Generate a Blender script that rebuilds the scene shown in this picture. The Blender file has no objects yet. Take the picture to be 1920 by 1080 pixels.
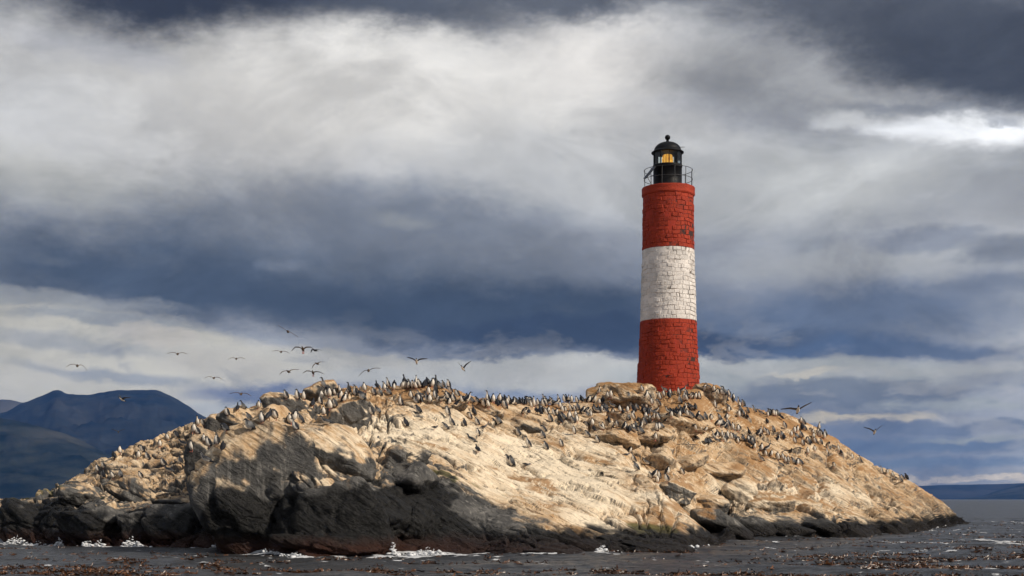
import bpy, bmesh, math, random
import numpy as np
from mathutils import Vector, Matrix

# ---------------------------------------------------------------- camera, sky, sun, exposure
F = 2600.0            # focal length in photograph pixels (1920 wide)
HZ = 936.0            # horizon row
CH = 1.4              # eye height on the boat
scene = bpy.context.scene
col = scene.collection

cam_d = bpy.data.cameras.new('camera')
cam = bpy.data.objects.new('camera', cam_d)
col.objects.link(cam)
cam.location = (0, 0, CH)
cam.rotation_euler = (math.radians(90), 0, 0)
cam_d.sensor_width = 36.0
cam_d.lens = 36.0 * F / 1920.0
cam_d.shift_y = (HZ - 540.0) / 1920.0
cam_d.clip_start = 0.1
cam_d.clip_end = 90000.0
scene.camera = cam

SUN_DIR = Vector((0.72, -0.42, 0.58)).normalized()   # towards the sun
SUN_EL = math.asin(SUN_DIR.z)
SUN_AZ = math.atan2(SUN_DIR.x, SUN_DIR.y)

def lin(r, g, b):
    def f(c):
        c /= 255.0
        return c / 12.92 if c <= 0.04045 else ((c + 0.055) / 1.055) ** 2.4
    return (f(r), f(g), f(b), 1.0)

class NT:
    def __init__(self, tree):
        self.t = tree; self.n = tree.nodes; self.l = tree.links
    def add(self, typ, **kw):
        nd = self.n.new(typ)
        for k, v in kw.items():
            setattr(nd, k, v)
        return nd
    def link(self, a, b): self.l.new(a, b)
    def put(self, sock, v):
        if hasattr(v, 'is_output'): self.l.new(v, sock)
        elif v is not None: sock.default_value = v
    def math(self, op, a, b=None, c=None, clamp=False):
        nd = self.add('ShaderNodeMath', operation=op, use_clamp=clamp)
        self.put(nd.inputs[0], a); self.put(nd.inputs[1], b)
        if c is not None: self.put(nd.inputs[2], c)
        return nd.outputs[0]
    def mix(self, f, a, b, blend='MIX'):
        nd = self.add('ShaderNodeMix', data_type='RGBA', blend_type=blend)
        self.put(nd.inputs[0], f); self.put(nd.inputs[6], a); self.put(nd.inputs[7], b)
        return nd.outputs[2]
    def noise(self, vec, scale, detail=4, rough=0.55, dist=0.0, out=0):
        nd = self.add('ShaderNodeTexNoise')
        if vec is not None: self.link(vec, nd.inputs['Vector'])
        nd.inputs['Scale'].default_value = scale
        nd.inputs['Detail'].default_value = detail
        nd.inputs['Roughness'].default_value = rough
        nd.inputs['Distortion'].default_value = dist
        return nd.outputs[out]
    def mapr(self, v, a, b, c=0.0, d=1.0, kind='LINEAR'):
        nd = self.add('ShaderNodeMapRange', interpolation_type=kind)
        self.put(nd.inputs[0], v)
        for i, q in enumerate((a, b, c, d)): nd.inputs[1 + i].default_value = q
        return nd.outputs[0]
    def mapping(self, vec, loc=(0, 0, 0), rot=(0, 0, 0), scale=(1, 1, 1), kind='POINT'):
        nd = self.add('ShaderNodeMapping', vector_type=kind)
        self.link(vec, nd.inputs[0])
        nd.inputs[1].default_value = loc; nd.inputs[2].default_value = rot; nd.inputs[3].default_value = scale
        return nd.outputs[0]

# world: Nishita daylight behind a broken deck of cloud laid out by compass bearing and elevation
world = bpy.data.worlds.new('World')
scene.world = world
world.use_nodes = True
W = NT(world.node_tree)
W.n.clear()
w_out = W.add('ShaderNodeOutputWorld')
w_bg = W.add('ShaderNodeBackground')
W.link(w_bg.outputs[0], w_out.inputs[0])
sky = W.add('ShaderNodeTexSky', sky_type='NISHITA', sun_disc=False, sun_elevation=SUN_EL, sun_rotation=SUN_AZ)
sky_dim = W.mix(1.0, sky.outputs[0], (0.07, 0.07, 0.07, 1), 'MULTIPLY')
tc = W.add('ShaderNodeTexCoord')
dirv = tc.outputs['Generated']
sep = W.add('ShaderNodeSeparateXYZ'); W.link(dirv, sep.inputs[0])
az = W.math('ARCTAN2', sep.outputs[0], sep.outputs[1])
el = W.math('ARCSINE', sep.outputs[2])
ae = W.add('ShaderNodeCombineXYZ'); W.link(az, ae.inputs[0]); W.link(el, ae.inputs[1])
flat = W.mapping(dirv, scale=(1.0, 1.0, 1.9))
def warp(scale, detail, amp_a, amp_e, rough=0.55):
    c = W.noise(flat, scale, detail, rough, 0.0, out=1)
    v = W.add('ShaderNodeVectorMath', operation='SUBTRACT'); W.link(c, v.inputs[0]); v.inputs[1].default_value = (0.5, 0.5, 0.5)
    m = W.add('ShaderNodeVectorMath', operation='MULTIPLY'); W.link(v.outputs[0], m.inputs[0]); m.inputs[1].default_value = (amp_a, amp_e, 0)
    return m.outputs[0]
def vadd(a, b):
    v = W.add('ShaderNodeVectorMath', operation='ADD'); W.link(a, v.inputs[0]); W.link(b, v.inputs[1]); return v.outputs[0]
coord_soft = vadd(ae.outputs[0], warp(5.5, 7, 0.17, 0.085, 0.66))
coord_fine = vadd(ae.outputs[0], warp(12.0, 6, 0.075, 0.032, 0.68))
big = W.noise(flat, 2.2, 2, 0.6)
tone = W.mapr(big, 0.36, 0.66, 0.0, 1.0, 'SMOOTHSTEP')
cloud = W.mix(tone, lin(128, 134, 146), lin(186, 187, 188))
# px, py, rx, ry, tilt(deg, + is down to the right), softness, rgb, alpha, fine?
LAYERS = [
 (650, 185, 1300, 250, 0, 0.9, (218, 216, 213), 1.0, 0),
 (1130, 110, 330, 150, 0, 0.9, (217, 214, 211), 0.9, 0),
 (80, 230, 420, 170, 0, 1.0, (196, 197, 199), 0.8, 0),
 (180, 125, 230, 40, 6, 0.8, (178, 180, 188), 0.6, 1),
 (1040, 330, 560, 130, 4, 1.0, (176, 178, 181), 0.8, 0),
 (1560, 350, 640, 150, 0, 0.9, (190, 192, 193), 0.9, 0),
 (1400, 225, 330, 40, 6, 0.9, (180, 182, 190), 0.6, 0),
 (100, 380, 380, 110, 0, 1.0, (184, 184, 181), 0.9, 0),
 # the long slate bank
 (620, 500, 1050, 185, 5, 1.0, (98, 108, 126), 0.97, 0),
 (830, 395, 470, 85, 6, 1.0, (118, 126, 141), 0.85, 0),
 (350, 545, 860, 125, 4, 0.9, (72, 86, 110), 1.0, 0),
 (930, 600, 760, 105, 5, 0.75, (62, 77, 103), 1.0, 0),
 (1560, 590, 620, 100, -2, 0.9, (86, 102, 130), 0.9, 0),
 (1130, 640, 620, 48, 2, 0.6, (54, 70, 100), 0.95, 0),
 (1660, 650, 420, 40, 0, 0.8, (74, 95, 130), 0.85, 0),
 (745, 412, 110, 24, 4, 1.0, (158, 162, 166), 0.5, 1),
 (520, 500, 80, 22, 4, 0.9, (112, 121, 138), 0.8, 1),
 (110, 512, 70, 16, 4, 0.9, (96, 106, 124), 0.7, 1),
 (1620, 505, 480, 55, 0, 0.9, (162, 165, 170), 0.75, 1),
 (1740, 472, 150, 30, 0, 0.6, (128, 135, 150), 0.85, 1),
 (1510, 468, 80, 16, 0, 0.7, (142, 148, 158), 0.8, 1),
 (1890, 500, 120, 34, 0, 0.7, (118, 126, 142), 0.8, 1),
 (1840, 560, 200, 26, 2, 0.8, (112, 122, 142), 0.8, 1),
 # light gap under the bank
 (250, 715, 900, 128, 9, 0.28, (178, 177, 174), 1.0, 1),
 (1040, 712, 560, 48, 1, 0.35, (172, 174, 177), 1.0, 1),
 (1500, 712, 560, 42, 1, 0.6, (160, 165, 170), 0.95, 1),
 (60, 575, 330, 22, 4, 0.7, (150, 154, 160), 0.8, 1),
 (180, 612, 240, 20, 4, 0.7, (128, 136, 150), 0.7, 1),
 (130, 655, 260, 24, 3, 0.8, (140, 146, 158), 0.7, 1),
 (290, 640, 110, 26, 4, 0.5, (184, 180, 176), 0.8, 1),
 (420, 690, 170, 36, 3, 0.5, (176, 174, 172), 0.8, 1),
 (650, 672, 230, 24, 5, 0.6, (178, 177, 175), 0.8, 1),
 (560, 742, 320, 32, 2, 0.7, (98, 112, 146), 0.95, 1),
 (200, 712, 260, 20, 3, 0.8, (132, 140, 156), 0.8, 1),
 (430, 775, 260, 22, 0, 0.7, (158, 163, 172), 0.9, 1),
 (1010, 745, 330, 26, 1, 0.7, (118, 131, 158), 0.9, 1),
 (1590, 742, 300, 34, 0, 0.6, (108, 119, 140), 0.9, 1),
 (1880, 720, 200, 22, 0, 0.8, (112, 124, 148), 0.8, 1),
 (1520, 712, 110, 9, -4, 0.7, (206, 198, 182), 0.6, 1),
 (1780, 768, 240, 16, 0, 0.7, (148, 155, 164), 0.9, 1),
 (1590, 787, 230, 13, 0, 1.0, (214, 202, 178), 0.75, 1),
 (1700, 792, 90, 8, 0, 1.0, (206, 196, 178), 0.5, 1),
 (1790, 808, 330, 18, 0, 0.7, (104, 117, 142), 0.9, 1),
 (1700, 840, 420, 26, 0, 0.8, (98, 116, 146), 0.95, 1),
 (1850, 830, 200, 9, 0, 0.8, (150, 156, 160), 0.8, 1),
 (1720, 875, 420, 20, 0, 0.8, (108, 126, 154), 0.95, 1),
 (1780, 906, 330, 9, 0, 0.7, (206, 196, 186), 0.9, 1),
 # dark ceiling
 (340, 0, 860, 118, 0, 0.85, (56, 62, 78), 1.0, 0),
 (760, 20, 400, 85, 4, 0.9, (74, 81, 96), 0.95, 0),
 (1060, -12, 620, 66, 0, 0.9, (84, 90, 103), 0.95, 0),
 (1430, 190, 330, 120, 20, 1.0, (124, 128, 136), 0.7, 0),
 (1660, 40, 640, 170, 16, 0.8, (82, 87, 99), 0.97, 0),
 (1880, 140, 340, 150, 12, 0.7, (70, 76, 90), 1.0, 0),
 (1850, 285, 270, 42, 6, 0.95, (250, 252, 255), 1.0, 1),
 (1720, 272, 150, 24, 6, 1.0, (238, 241, 246), 0.9, 1),
 (1700, 235, 200, 16, 12, 1.0, (128, 134, 146), 0.7, 1),
 (1600, 245, 110, 26, 12, 0.9, (226, 228, 230), 0.6, 1),
 (1880, 270, 50, 14, 8, 0.9, (150, 156, 168), 0.7, 1),
 (1000, -420, 2600, 380, 0, 0.8, (84, 90, 104), 0.9, 0),
]
sheared = {}
HAZE_D = 3.5e-5; HAZE_S = (0.035, 0.10, 0.30)
def lean(fine, tilt):
    """bearing/elevation coordinates with e measured from a line falling to the right"""
    if (fine, tilt) not in sheared:
        src = coord_fine if fine else coord_soft
        if tilt == 0: sheared[(fine, tilt)] = src
        else:
            d = W.add('ShaderNodeVectorMath', operation='DOT_PRODUCT'); W.link(src, d.inputs[0]); d.inputs[1].default_value = (math.tan(math.radians(tilt)), 1, 0)
            sx_ = W.add('ShaderNodeSeparateXYZ'); W.link(src, sx_.inputs[0])
            c_ = W.add('ShaderNodeCombineXYZ'); W.link(sx_.outputs[0], c_.inputs[0]); W.link(d.outputs['Value'], c_.inputs[1])
            sheared[(fine, tilt)] = c_.outputs[0]
    return sheared[(fine, tilt)]
for (px, py, rx, ry, tilt, soft, rgb, alpha, fine) in LAYERS:
    tilt = min((-4, 0, 4, 8, 16), key=lambda q: abs(q - tilt))
    a0 = math.atan((px - 960) / F); e0 = math.atan((HZ - py) / F) + math.tan(math.radians(tilt)) * a0
    v = W.add('ShaderNodeVectorMath', operation='MULTIPLY_ADD'); W.link(lean(fine, tilt), v.inputs[0])
    v.inputs[1].default_value = (F / rx, F / ry, 0); v.inputs[2].default_value = (-a0 * F / rx, -e0 * F / ry, 0)
    g = W.add('ShaderNodeVectorMath', operation='LENGTH'); W.link(v.outputs[0], g.inputs[0])
    soft *= 0.84
    f = W.mapr(g.outputs['Value'], 1.0 - 0.12 * soft, 1.0 - soft - 0.12 * soft, 0.0, alpha, 'SMOOTHSTEP')
    c_ = lin(*rgb)
    ev = max((HZ - py) / F, 0.004); tau = HAZE_D * min(9000.0, 600.0 / ev); T_ = math.exp(-tau)     # what the haze in front of it will add
    cloud = W.mix(f, cloud, tuple(max((c_[k] - (1 - T_) * HAZE_S[k]) / T_, 0.35 * c_[k]) for k in range(3)) + (1,))
tex = W.noise(flat, 14.0, 7, 0.66, 0.3)
cloud = W.mix(1.0, cloud, W.mapr(tex, 0.28, 0.72, 0.84, 1.14), 'MULTIPLY')
# heaped cumulus low over the channel, torn scud higher up
low = W.mapr(el, 0.15, 0.06, 0.0, 1.0, 'SMOOTHSTEP')
heap = W.noise(W.mapping(dirv, scale=(9.0, 9.0, 26.0)), 1.0, 6, 0.6, 0.5)
hm = W.mapr(heap, 0.50, 0.57, 0.0, 1.0, 'SMOOTHSTEP')
cloud = W.mix(W.math('MULTIPLY', low, W.math('MULTIPLY', hm, 0.42)), cloud, lin(188, 185, 178))
hb = W.mapr(heap, 0.44, 0.36, 0.0, 1.0, 'SMOOTHSTEP')
cloud = W.mix(W.math('MULTIPLY', low, W.math('MULTIPLY', hb, 0.40)), cloud, lin(84, 98, 124))
scud = W.noise(W.mapping(dirv, scale=(6.5, 6.5, 13.0)), 1.0, 7, 0.62, 0.6)
cloud = W.mix(1.0, cloud, W.mapr(scud, 0.40, 0.60, 0.87, 1.12, 'SMOOTHSTEP'), 'MULTIPLY')
tex2 = W.noise(flat, 5.0, 3, 0.6)
cloud = W.mix(1.0, cloud, W.mapr(tex2, 0.25, 0.75, 0.90, 1.10), 'MULTIPLY')
final = W.mix(0.97, sky_dim, cloud)
W.link(final, w_bg.inputs[0])
w_bg.inputs[1].default_value = 1.0
world.cycles.sampling_method = 'MANUAL'
world.cycles.sample_map_resolution = 256

sun_d = bpy.data.lights.new('sun', 'SUN')
sun_d.energy = 4.3
sun_d.angle = math.radians(2.0)
sun_d.color = (1.0, 0.90, 0.76)
sun = bpy.data.objects.new('sun', sun_d)
col.objects.link(sun)
sun.rotation_euler = SUN_DIR.to_track_quat('Z', 'Y').to_euler()
sun.location = (20, -20, 40)

vs = scene.view_settings
vs.view_transform = 'Standard'; vs.look = 'None'; vs.gamma = 1.0; vs.exposure = 0.0; vs.use_curve_mapping = False
scene.cycles.use_denoising = True
scene.cycles.denoising_prefilter = 'ACCURATE'
scene.cycles.max_bounces = 4
scene.cycles.diffuse_bounces = 2
scene.cycles.glossy_bounces = 2
scene.cycles.transparent_max_bounces = 12
scene.cycles.use_adaptive_sampling = True
scene.cycles.adaptive_threshold = 0.018
scene.cycles.adaptive_min_samples = 10
scene.cycles.volume_bounces = 0

# ---------------------------------------------------------------- helpers
def X(px, Y): return (px - 960.0) / F * Y
def Z(py, Y): return CH + (HZ - py) / F * Y
def at(px, py, Y): return Vector((X(px, Y), Y, Z(py, Y)))

def tag(o, label=None, cat=None, group=None, kind=None):
    if label: o['label'] = label
    if cat: o['category'] = cat
    if group: o['group'] = group
    if kind: o['kind'] = kind
    return o

def mesh_np(name, V, Fq, smooth=True, mats=None, fmat=None):
    """mesh from numpy verts (n,3) and faces (m,k)"""
    me = bpy.data.meshes.new(name)
    V = np.ascontiguousarray(V, dtype=np.float32); Fq = np.ascontiguousarray(Fq, dtype=np.int32)
    m, k = Fq.shape
    me.vertices.add(len(V)); me.vertices.foreach_set('co', V.ravel())
    me.loops.add(m * k); me.loops.foreach_set('vertex_index', Fq.ravel())
    me.polygons.add(m)
    me.polygons.foreach_set('loop_start', np.arange(0, m * k, k, dtype=np.int32))
    me.update(calc_edges=True)
    me.polygons.foreach_set('use_smooth', np.full(m, smooth, dtype=bool))
    for mt in (mats or []): me.materials.append(mt)
    if fmat is not None: me.polygons.foreach_set('material_index', np.asarray(fmat, dtype=np.int32))
    return me

def mesh_py(name, V, Fs, smooth=False, mats=None, fmat=None):
    me = bpy.data.meshes.new(name)
    me.from_pydata([tuple(v) for v in V], [], Fs)
    for mt in (mats or []): me.materials.append(mt)
    if smooth: me.polygons.foreach_set('use_smooth', np.full(len(Fs), True, dtype=bool))
    if fmat is not None: me.polygons.foreach_set('material_index', np.asarray(fmat, dtype=np.int32))
    me.update()
    return me

def obj(name, me, parent=None, loc=None):
    o = bpy.data.objects.new(name, me)
    col.objects.link(o)
    if parent is not None: o.parent = parent
    if loc is not None: o.location = loc
    return o

def grid_faces(nr, nc):
    i = np.arange((nr - 1) * nc).reshape(nr - 1, nc)[:, :-1]
    return np.stack([i, i + 1, i + nc + 1, i + nc], -1).reshape(-1, 4)

def revolve(profile, n=32, cap0=False, cap1=False):
    """list of (r,z) -> verts, quads"""
    V = []; Fs = []
    for (r, z) in profile:
        for k in range(n):
            a = 2 * math.pi * k / n
            V.append((r * math.cos(a), r * math.sin(a), z))
    for j in range(len(profile) - 1):
        for k in range(n):
            k2 = (k + 1) % n
            Fs.append((j * n + k, j * n + k2, (j + 1) * n + k2, (j + 1) * n + k))
    if cap0: Fs.append(tuple(range(n - 1, -1, -1)))
    if cap1: Fs.append(tuple((len(profile) - 1) * n + k for k in range(n)))
    return V, Fs

def tube(points, rad, n=6, closed=False):
    V = []; Fs = []
    P = [Vector(p) for p in points]; m = len(P)
    for i, p in enumerate(P):
        if closed: d = P[(i + 1) % m] - P[i - 1]
        else: d = P[min(i + 1, m - 1)] - P[max(i - 1, 0)]
        d.normalize()
        up = Vector((0, 0, 1)) if abs(d.z) < 0.9 else Vector((1, 0, 0))
        s = d.cross(up).normalized(); u = s.cross(d)
        r = rad[i] if isinstance(rad, (list, tuple)) else rad
        for k in range(n):
            a = 2 * math.pi * k / n
            V.append(p + s * (r * math.cos(a)) + u * (r * math.sin(a)))
    for i in range(m if closed else m - 1):
        j = (i + 1) % m
        for k in range(n):
            k2 = (k + 1) % n
            Fs.append((i * n + k, i * n + k2, j * n + k2, j * n + k))
    if not closed:
        Fs.append(tuple(range(n - 1, -1, -1))); Fs.append(tuple((m - 1) * n + k for k in range(n)))
    return V, Fs

# vectorised noise ------------------------------------------------
_G = np.array([[1,1,0],[-1,1,0],[1,-1,0],[-1,-1,0],[1,0,1],[-1,0,1],[1,0,-1],[-1,0,-1],
               [0,1,1],[0,-1,1],[0,1,-1],[0,-1,-1],[1,1,0],[-1,1,0],[0,-1,1],[0,-1,-1]], dtype=np.float32)
_K = [np.uint32(374761393), np.uint32(668265263), np.uint32(2147483647)]
def _fin(h):
    h = (h ^ (h >> np.uint32(13))) * np.uint32(1274126177)
    h = (h ^ (h >> np.uint32(16))) * np.uint32(2246822519)
    return h ^ (h >> np.uint32(13))
def _cell(P):
    fl = np.floor(P)
    f = (P - fl).astype(np.float32)
    I = fl.astype(np.int32).view(np.uint32)
    return f, [np.ascontiguousarray(I[:, k]) * _K[k] for k in range(3)]
def perlin(P, seed=0):
    f, I = _cell(np.asarray(P, dtype=np.float32))
    fx, fy, fz = [np.ascontiguousarray(f[:, k]) for k in range(3)]
    sd = np.uint32(seed * 974711 + 12345)
    u = [q * q * q * (q * (q * 6 - 15) + 10) for q in (fx, fy, fz)]
    res = np.zeros(len(fx), dtype=np.float32)
    gx, gy, gz = [np.ascontiguousarray(_G[:, k]) for k in range(3)]
    for dx in (0, 1):
        wx = u[0] if dx else 1 - u[0]
        hx = I[0] + sd + (_K[0] if dx else np.uint32(0))
        for dy in (0, 1):
            wxy = wx * (u[1] if dy else 1 - u[1])
            hy = hx + I[1] + (_K[1] if dy else np.uint32(0))
            for dz in (0, 1):
                h = _fin(hy + I[2] + (_K[2] if dz else np.uint32(0))) & np.uint32(15)
                d = gx[h] * (fx - dx) + gy[h] * (fy - dy) + gz[h] * (fz - dz)
                res += wxy * (u[2] if dz else 1 - u[2]) * d
    return res
def fbm(P, octv=4, seed=0, gain=0.5, ridged=False):
    a = 1.0; s = 0; t = 0; Q = np.array(P, dtype=np.float32)
    for o in range(octv):
        n = perlin(Q, seed + o * 17)
        if ridged: n = 1 - 2 * np.abs(n)
        s = s + a * n; t += a
        a *= gain; Q = Q * 2.03 + 7.7
    return s / t
def cellular(P, seed=0):
    f, I = _cell(np.asarray(P, dtype=np.float32))
    fx, fy, fz = [np.ascontiguousarray(f[:, k]) for k in range(3)]
    sd = np.uint32(seed * 974711 + 12345)
    n = len(fx)
    F1 = np.full(n, 81, np.float32); F2 = np.full(n, 81, np.float32); ID = np.zeros(n, np.uint32)
    q = np.float32(1 / 1023.0); mk = np.uint32(1023)
    for dx in (-1, 0, 1):
        hx = I[0] + sd + np.uint32((int(_K[0]) * dx) & 0xffffffff)
        for dy in (-1, 0, 1):
            hy = hx + I[1] + np.uint32((int(_K[1]) * dy) & 0xffffffff)
            for dz in (-1, 0, 1):
                h = _fin(hy + I[2] + np.uint32((int(_K[2]) * dz) & 0xffffffff))
                d = ((h & mk) * q + (dx - fx)) ** 2 + (((h >> np.uint32(10)) & mk) * q + (dy - fy)) ** 2 + (((h >> np.uint32(20)) & mk) * q + (dz - fz)) ** 2
                d = d.astype(np.float32)
                c = d < F1
                F2 = np.where(c, F1, np.minimum(F2, d))
                ID = np.where(c, h, ID)
                F1 = np.minimum(F1, d)
    return np.sqrt(F1), np.sqrt(F2), ((ID * np.uint32(2654435761)) >> np.uint32(16)).astype(np.float32) / 65535
def sstep(a, b, x):
    t = np.clip((x - a) / (b - a), 0, 1); return t * t * (3 - 2 * t)

# ---------------------------------------------------------------- materials
def new_mat(name):
    m = bpy.data.materials.new(name); m.use_nodes = True
    N = NT(m.node_tree); N.n.clear()
    out = N.add('ShaderNodeOutputMaterial'); b = N.add('ShaderNodeBsdfPrincipled')
    N.link(b.outputs[0], out.inputs[0])
    return m, N, b, out
def plain(name, rgb, rough=0.6, var=0.15, scale=12.0, metal=0.0, bump=0.0, spec=0.4):
    m, N, b, _ = new_mat(name)
    t = N.add('ShaderNodeTexCoord')
    n = N.noise(t.outputs['Object'], scale, 5, 0.6)
    c = N.mix(N.mapr(n, 0.3, 0.7), tuple(v * (1 - var) for v in rgb) + (1,), tuple(min(1, v * (1 + var)) for v in rgb) + (1,))
    N.link(c, b.inputs['Base Color'])
    b.inputs['Roughness'].default_value = rough; b.inputs['Metallic'].default_value = metal
    b.inputs['Specular IOR Level'].default_value = spec
    if bump:
        bp = N.add('ShaderNodeBump'); bp.inputs['Strength'].default_value = 0.6; bp.inputs['Distance'].default_value = bump
        N.link(n, bp.inputs['Height']); N.link(bp.outputs[0], b.inputs['Normal'])
    return m

# cleavage frame
Lx = np.array([0.80, -0.36, -0.48]); Lx /= np.linalg.norm(Lx)
Lz = np.array([0.45, 0.05, 0.75]); Lz -= Lz.dot(Lx) * Lx; Lz /= np.linalg.norm(Lz)
Ly = np.cross(Lz, Lx)
RB = np.stack([Lx, Ly, Lz], 1)

def rock_material():
    m, N, b, _ = new_mat('island_rock')
    geo = N.add('ShaderNodeNewGeometry'); pos = geo.outputs['Position']
    at_ = N.add('ShaderNodeAttribute', attribute_name='mask', attribute_type='GEOMETRY')
    sp = N.add('ShaderNodeSeparateColor'); N.link(at_.outputs['Color'], sp.inputs[0])
    guano, algae, mud, wet = sp.outputs[0], sp.outputs[1], sp.outputs[2], at_.outputs['Alpha']
    # grain follows the cleavage, which dips down to the right
    er = Matrix([list(r) for r in RB.T]).to_euler()
    clr = N.mapping(pos, rot=tuple(er))
    cl = N.mapping(clr, scale=(0.38, 2.2, 3.0))
    dash = N.noise(N.mapping(clr, scale=(0.8, 4.5, 6.0)), 1.5, 4, 0.6, 0.7)
    dash2 = N.noise(N.mapping(clr, scale=(0.8, 3.2, 5.0)), 4.2, 3, 0.6, 0.5)
    n_cl = N.noise(cl, 1.6, 7, 0.62, 0.6)
    n_fine = N.noise(pos, 9.0, 6, 0.65)
    n_mid = N.noise(pos, 1.7, 6, 0.6, 0.4)
    streak = N.noise(N.mapping(pos, scale=(5.0, 5.0, 0.55)), 1.3, 5, 0.6, 0.3)
    lime = N.add('ShaderNodeAttribute', attribute_name='lime', attribute_type='GEOMETRY').outputs['Fac']
    lime_f = N.mapr(N.math('ADD', lime, N.math('MULTIPLY', N.math('SUBTRACT', n_cl, 0.5), 1.2)), 0.22, 0.75, 0.0, 0.9)
    dark = N.mix(N.mapr(n_mid, 0.3, 0.72), (0.040, 0.040, 0.041, 1), (0.16, 0.152, 0.142, 1))
    dark = N.mix(N.mapr(streak, 0.54, 0.74, 0.0, 0.65), dark, (0.36, 0.34, 0.31, 1))
    pale = N.mix(N.mapr(n_cl, 0.32, 0.66), (0.48, 0.29, 0.14, 1), (0.78, 0.62, 0.43, 1))
    pale = N.mix(N.mapr(n_fine, 0.52, 0.75, 0.0, 0.55), pale, (0.88, 0.79, 0.66, 1))
    pale = N.mix(N.mapr(n_mid, 0.50, 0.72, 0.0, 0.75), pale, (0.44, 0.27, 0.135, 1))
    pale = N.mix(lime_f, pale, (0.90, 0.77, 0.585, 1))
    pale = N.mix(N.math('MULTIPLY', N.mapr(dash, 0.585, 0.65, 0.0, 0.85), N.mapr(lime_f, 0, 1, 1.0, 0.45)), pale, (0.15, 0.085, 0.045, 1))
    pale = N.mix(N.mapr(dash2, 0.61, 0.68, 0.0, 0.75), pale, (0.17, 0.10, 0.055, 1))
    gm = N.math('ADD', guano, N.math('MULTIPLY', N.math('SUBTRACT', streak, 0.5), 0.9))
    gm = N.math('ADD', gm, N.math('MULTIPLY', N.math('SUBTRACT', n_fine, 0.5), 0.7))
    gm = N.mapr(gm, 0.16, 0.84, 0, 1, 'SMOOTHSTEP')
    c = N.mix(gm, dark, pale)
    mm = N.mapr(N.math('ADD', mud, N.math('MULTIPLY', N.math('SUBTRACT', n_fine, 0.5), 0.8)), 0.35, 0.85, 0, 0.85)
    c = N.mix(mm, c, N.mix(n_mid, (0.24, 0.115, 0.045, 1), (0.46, 0.26, 0.11, 1)))
    am = N.mapr(N.math('ADD', algae, N.math('MULTIPLY', N.math('SUBTRACT', n_mid, 0.5), 1.0)), 0.4, 0.8, 0, 0.85)
    c = N.mix(am, c, (0.085, 0.09, 0.030, 1))
    wm = N.mapr(N.math('ADD', wet, N.math('MULTIPLY', N.math('SUBTRACT', n_mid, 0.5), 0.5)), 0.3, 0.7)
    wc = N.mix(N.mapr(n_fine, 0.35, 0.7), (0.006, 0.006, 0.0065, 1), (0.030, 0.029, 0.028, 1))
    c = N.mix(wm, c, wc)
    # red-brown weed crust at the tide line
    sz = N.add('ShaderNodeSeparateXYZ'); N.link(pos, sz.inputs[0])
    tide = N.math('ADD', sz.outputs[2], N.math('MULTIPLY', N.math('SUBTRACT', n_mid, 0.5), 0.5))
    tm = N.math('MULTIPLY', N.mapr(tide, 0.55, 0.22, 0.0, 0.75), N.mapr(sz.outputs[0], 3.0, -3.0, 0.12, 1.0))
    c = N.mix(tm, c, (0.040, 0.014, 0.008, 1))
    N.link(c, b.inputs['Base Color'])
    N.link(N.mapr(wm, 0, 1, 0.88, 0.55), b.inputs['Roughness'])
    b.inputs['Specular IOR Level'].default_value = 0.16
    h = N.math('ADD', N.math('MULTIPLY', n_cl, 1.0), N.math('MULTIPLY', n_fine, 0.45))
    bp = N.add('ShaderNodeBump'); bp.inputs['Strength'].default_value = 0.9; bp.inputs['Distance'].default_value = 0.20
    N.link(h, bp.inputs['Height']); N.link(bp.outputs[0], b.inputs['Normal'])
    return m
M_ROCK = rock_material()

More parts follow.
